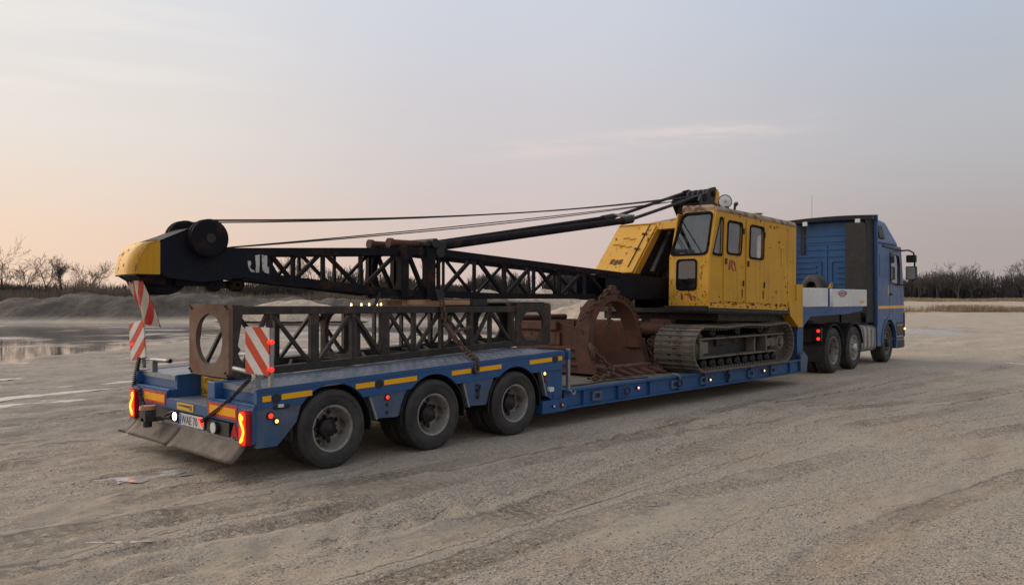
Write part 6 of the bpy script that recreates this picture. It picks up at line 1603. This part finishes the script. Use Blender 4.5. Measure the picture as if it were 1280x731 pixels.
# --- bare trees, thickets and reeds ----------------------------------------------------------
pmat('bark', (.10, .082, .07), (.065, .052, .045), 3, rough=.9)
pmat('twig', (.13, .10, .085), (.09, .07, .06), .6, .4, .6, rough=.9)
pmat('thicket', (.050, .045, .042), (.075, .060, .052), .25, .42, .6, rough=.95)
pmat('far_twig', (.085, .073, .067), (.06, .052, .049), .3, .4, .6, rough=.95)
pmat('scrub', (.062, .048, .040), (.095, .070, .052), .3, .42, .6, rough=.95)
pmat('reed', (.22, .16, .105), (.13, .095, .070), .35, .42, .6, rough=.9)
pmat('straw', (.36, .265, .15), (.22, .165, .11), .3, .42, .6, rough=.9)
def stick(vs, fs, a, b, r0, r1):
    d = b - a; L_ = np.linalg.norm(d)
    if L_ < 1e-5: return
    d = d / L_; u = np.cross(d, (0, 0, 1.)) if abs(d[2]) < .95 else np.cross(d, (1., 0, 0)); u /= np.linalg.norm(u); v = np.cross(d, u); k = len(vs)
    for p, r in ((a, r0), (b, r1)):
        for j in range(3):
            t_ = 2.0944 * j; vs.append(p + (u * math.cos(t_) + v * math.sin(t_)) * r)
    fs += [(k, k + 1, k + 4, k + 3), (k + 1, k + 2, k + 5, k + 4), (k + 2, k, k + 3, k + 5)]
def grow(rs, a, d, L_, r, lev, out, spread, up):
    n = 3 if lev > 1 else 2
    p = a; dd = d
    for k in range(n):
        dd = dd + rs.normal(0, .16, 3); dd[2] += up; dd /= np.linalg.norm(dd)
        q = p + dd * L_ / n; rr0 = r * (1 - .45 * k / n); rr1 = r * (1 - .45 * (k + 1) / n)
        out[1 if lev < 4 else 0].append((p, q, rr0, rr1)); p = q
        if lev > 0:
            for c_ in range(2 if k == n - 1 else (1 if rs.rand() < .92 else 0)):
                e = rs.normal(0, 1, 3); e -= dd * e.dot(dd); e /= np.linalg.norm(e)
                g_ = rs.uniform(.5, 1.0) * spread; nd = dd * math.cos(g_) + e * math.sin(g_)
                grow(rs, p, nd, L_ * rs.uniform(.55, .8), rr1 * .68, lev - 1, out, spread, up)
def tree(u, d, h, label, seed, spread=.75, up=.10, lev=5, group=None, multi=1, name='bare_tree', tw=.010, mats=('bark', 'twig')):
    rs = np.random.RandomState(seed); x_, y_ = xy(u, d); z = height1(x_, y_) - .1; out = [[], []]
    for q in range(multi):
        grow(rs, np.array([x_ + rs.normal(0, .15) * (multi > 1), y_ + rs.normal(0, .15) * (multi > 1), z]), np.array([rs.normal(0, .12), rs.normal(0, .12), 1.]), h * .34, max(.05, h * .022), lev, out, spread, up)
    top = max(max(b_[1][2] for b_ in out[0]), max(b_[1][2] for b_ in out[1])) - z; k = h / top
    o_ = np.array([x_, y_, z])
    e = empty(name, (x_, y_, z)); tag(e, label, 'tree', group)
    for nm, lst, mat in (('trunk', out[0], mats[0]), ('crown', out[1], mats[1])):
        vs, fs = [], []
        for a, b_, r0, r1 in lst: stick(vs, fs, o_ + (a - o_) * k, o_ + (b_ - o_) * k, max(r0 * k, tw), max(r1 * k, tw * .8))
        mb = MB(); mb.add(vs, fs); build_raw(mb, nm, mat, e)
    return e
def build_raw(mb, nm, mat, parent=None, loc=(0, 0, 0)):
    off = Vector(ORG[parent.name]) if parent else Vector(loc)
    me = bpy.data.meshes.new(nm); arr = np.array(mb.v, dtype=np.float32) - np.array(off, dtype=np.float32)
    me.from_pydata(arr.tolist(), [], mb.f); me.materials.append(MATS[mat]); o = bpy.data.objects.new(nm, me); C.objects.link(o); o.parent = parent
    if not parent: o.location = loc
    return o
def P_(px, d): return (px - 640) / 1000. * d      # photo column -> lateral offset at a depth
tree(P_(2, 78), 78, 6.6, 'tall spreading bare tree at the left edge of the photo', 11, .8)
tree(P_(28, 80), 80, 4.2, 'small bare tree just right of the tall one at the left edge', 12)
tree(P_(57, 82), 82, 5.3, 'wide bare tree over the scrub left of the boom head', 13, .85)
tree(P_(82, 84), 84, 4.7, 'narrow upright bare tree between two wider ones left of the boom head', 14, .5, .2)
tree(P_(103, 84), 84, 3.6, 'low bare bush-like tree left of the round-topped one near the boom head', 15)
tree(P_(123, 84), 84, 4.4, 'round-topped bare tree nearest the boom head', 16, .9)
tree(P_(372, 92), 92, 5.6, 'bare tree seen through the front boom lattice', 17, .8); tree(P_(398, 95), 95, 5.4, 'bare tree seen through the middle of the boom lattice', 18, .7)
tree(P_(345, 92), 92, 5.0, 'bare tree seen just right of the white letters on the boom', 19, .8)
tree(P_(540, 105), 105, 5.8, 'slender pale bare tree seen behind the boom joint', 20, .5, .2)
tree(P_(1148, 150), 150, 6.0, 'small bare tree beside the truck mirror on the dark hedge', 31, .8, tw=.018, mats=('thicket', 'far_twig')); tree(P_(1172, 152), 152, 6.0, 'bare tree left of the broad one on the right skyline', 36, .85, tw=.018, mats=('thicket', 'far_twig'))
tree(P_(1198, 150), 150, 7.6, 'broad round-crowned bare tree on the right skyline', 32, .95, .06, 5, tw=.018, mats=('thicket', 'far_twig')); tree(P_(1232, 155), 155, 6.0, 'lower bare tree right of the broad round-crowned one', 33, .85, tw=.018, mats=('thicket', 'far_twig'))
tree(P_(1252, 158), 158, 5.0, 'thin bare tree between the hedge gap and the right edge', 35, .8, tw=.018, mats=('thicket', 'far_twig'))
tree(P_(1279, 140), 140, 8.0, 'tall bare tree cut by the right edge of the photo', 34, .85, lev=5, tw=.018, mats=('thicket', 'far_twig'))
tree(P_(1215, 152), 152, 6.8, 'twiggy bare tree standing just right of the broad one', 37, .9, .06, 5, tw=.018, mats=('thicket', 'far_twig'))
def thicket(name, label, mat, rows, seed, n, hmin, hmax, wid, lean=.35, curve=None):
    rs = np.random.RandomState(seed)
    (u0, d0), (u1, d1), depth = rows
    t_ = rs.rand(n * 3); t_ = t_[(fbm(t_ * 26 + seed, t_ * 0, 4) + .42) > rs.rand(n * 3) * .75][:n]; n = len(t_); uu = u0 + (u1 - u0) * t_ + rs.normal(0, .4, n); dd_ = d0 + (d1 - d0) * t_ + (rs.rand(n)) * depth
    x_, y_ = xy(uu, dd_); z = height(x_, y_) - .05
    prof = 1 + .8 * fbm(uu * .09 + seed, uu * 0 + 1.7, 5) if curve is None else curve(uu, dd_) * (1 + .35 * fbm(uu * .3 + seed, uu * 0 + 1.7, 4))
    hh = (hmin + (hmax - hmin) * rs.rand(n) ** .8) * prof
    base = rs.rand(n) * .35 * hh * (rs.rand(n) < .6)
    lx, ly = rs.normal(0, lean, n) * hh * .5, rs.normal(0, lean, n) * hh * .5
    an = rs.rand(n) * 6.28; wx, wy = np.cos(an) * wid * rs.uniform(.4, 1.3, n), np.sin(an) * wid * rs.uniform(.4, 1.3, n)
    B = np.stack([x_, y_, z + base], -1); T = B + np.stack([lx, ly, hh - base], -1); Wv = np.stack([wx, wy, wx * 0], -1)
    V = np.stack([B - Wv, B + Wv, T + Wv * .25, T - Wv * .25], 1).reshape(-1, 3)
    F = np.arange(n * 4).reshape(n, 4)
    me = bpy.data.meshes.new(name); me.vertices.add(n * 4); me.vertices.foreach_set('co', V.ravel().astype(np.float32)); me.loops.add(n * 4); me.loops.foreach_set('vertex_index', F.ravel().astype(np.int32))
    me.polygons.add(n); me.polygons.foreach_set('loop_start', (np.arange(n) * 4).astype(np.int32)); me.polygons.foreach_set('loop_total', np.full(n, 4, np.int32)); me.update(calc_edges=True)
    me.materials.append(MATS[mat]); o = bpy.data.objects.new(name, me); C.objects.link(o); o['kind'] = 'stuff'; o['label'] = label; o['category'] = 'thicket' if 'reed' not in name and 'grass' not in name else 'grass'
    return o
# dark hedge on the right, scrub belt on the left, wood seen under the boom
thicket('hedge', 'dark leafless hedge along the right horizon', 'thicket', ((40, 158), (150, 150), 14), 41, 26000, 1.6, 4.6, .10)
thicket('scrub_belt', 'dark scrub belt on the far shore behind the boom head', 'scrub', ((-75, 78), (-12, 84), 12), 42, 22000, .7, 2.1, .05)
thicket('far_wood', 'dark bare wood seen beneath and through the boom', 'thicket', ((-30, 112), (46, 150), 16), 43, 26000, 1.4, 4.0, .09)
thicket('reed_belt', 'brown dry reeds on top of the far sand bank', 'reed', ((-60, 62), (-8, 66), 12), 44, 24000, .3, 1.0, .022, .22)
thicket('dry_grass', 'strip of straw-coloured dry grass on the right behind the truck', 'straw', ((24, 72), (70, 84), 5), 45, 14000, .2, .62, .03, .3)
thicket('dry_grass', 'faint straw strip at the foot of the right hedge', 'straw', ((40, 128), (115, 132), 14), 46, 12000, .2, .6, .06, .3)

# --- loose stones near the camera --------------------------------------------------------------
rs = np.random.RandomState(5); n = 46000
ang = np.radians(CAM_AZ - rs.uniform(-36, 36, n)); rr = 4.2 + 9.0 * rs.rand(n) ** 1.5
sx, sy = CAM.x + rr * np.cos(ang), CAM.y + rr * np.sin(ang)
den = fbm(sx * .5, sy * .9, 4); u_, d_ = ud(sx, sy)
keep = (den + .35 * sst(u_, -1.5, 1.5) - .12 > rs.uniform(-.25, .35, n)) & ~((np.abs(sy) < 1.45) & (sx > -.1)); sx, sy = sx[keep], sy[keep]; n = len(sx)
sz = height(sx, sy); ss = .004 + .008 * rs.rand(n) ** 3.0
octv = np.array([(1, 0, 0), (0, 1, 0), (-1, 0, 0), (0, -1, 0), (0, 0, .75), (0, 0, -.5)], float)
octf = np.array([(0, 1, 4), (1, 2, 4), (2, 3, 4), (3, 0, 4), (1, 0, 5), (2, 1, 5), (3, 2, 5), (0, 3, 5)])
ra = rs.rand(n) * 6.28; ca, sa = np.cos(ra), np.sin(ra)
jit = rs.uniform(.6, 1.35, (n, 6, 1)); V = octv[None] * jit * ss[:, None, None]; st_ = rs.uniform(.7, 1.5, n)[:, None]
Vx = V[:, :, 0] * st_; Vy = V[:, :, 1]
V = np.stack([Vx * ca[:, None] - Vy * sa[:, None] + sx[:, None], Vx * sa[:, None] + Vy * ca[:, None] + sy[:, None], V[:, :, 2] + (sz + ss * .15)[:, None]], -1)
F = octf[None] + (np.arange(n) * 6)[:, None, None]
pmat('stone', (.40, .345, .28), (.17, .145, .12), 30, .5, .62, (.60, .52, .43), .6, .85, var=.4)
me = bpy.data.meshes.new('loose_stones'); me.vertices.add(n * 6); me.vertices.foreach_set('co', V.ravel().astype(np.float32)); me.loops.add(n * 24); me.loops.foreach_set('vertex_index', F.ravel().astype(np.int32))
me.polygons.add(n * 8); me.polygons.foreach_set('loop_start', (np.arange(n * 8) * 3).astype(np.int32)); me.polygons.foreach_set('loop_total', np.full(n * 8, 3, np.int32)); me.update(calc_edges=True)
me.materials.append(MATS['stone']); o = bpy.data.objects.new('loose_stones', me); C.objects.link(o); o['kind'] = 'stuff'; o['label'] = 'loose small stones scattered over the sandy yard'; o['category'] = 'stones'
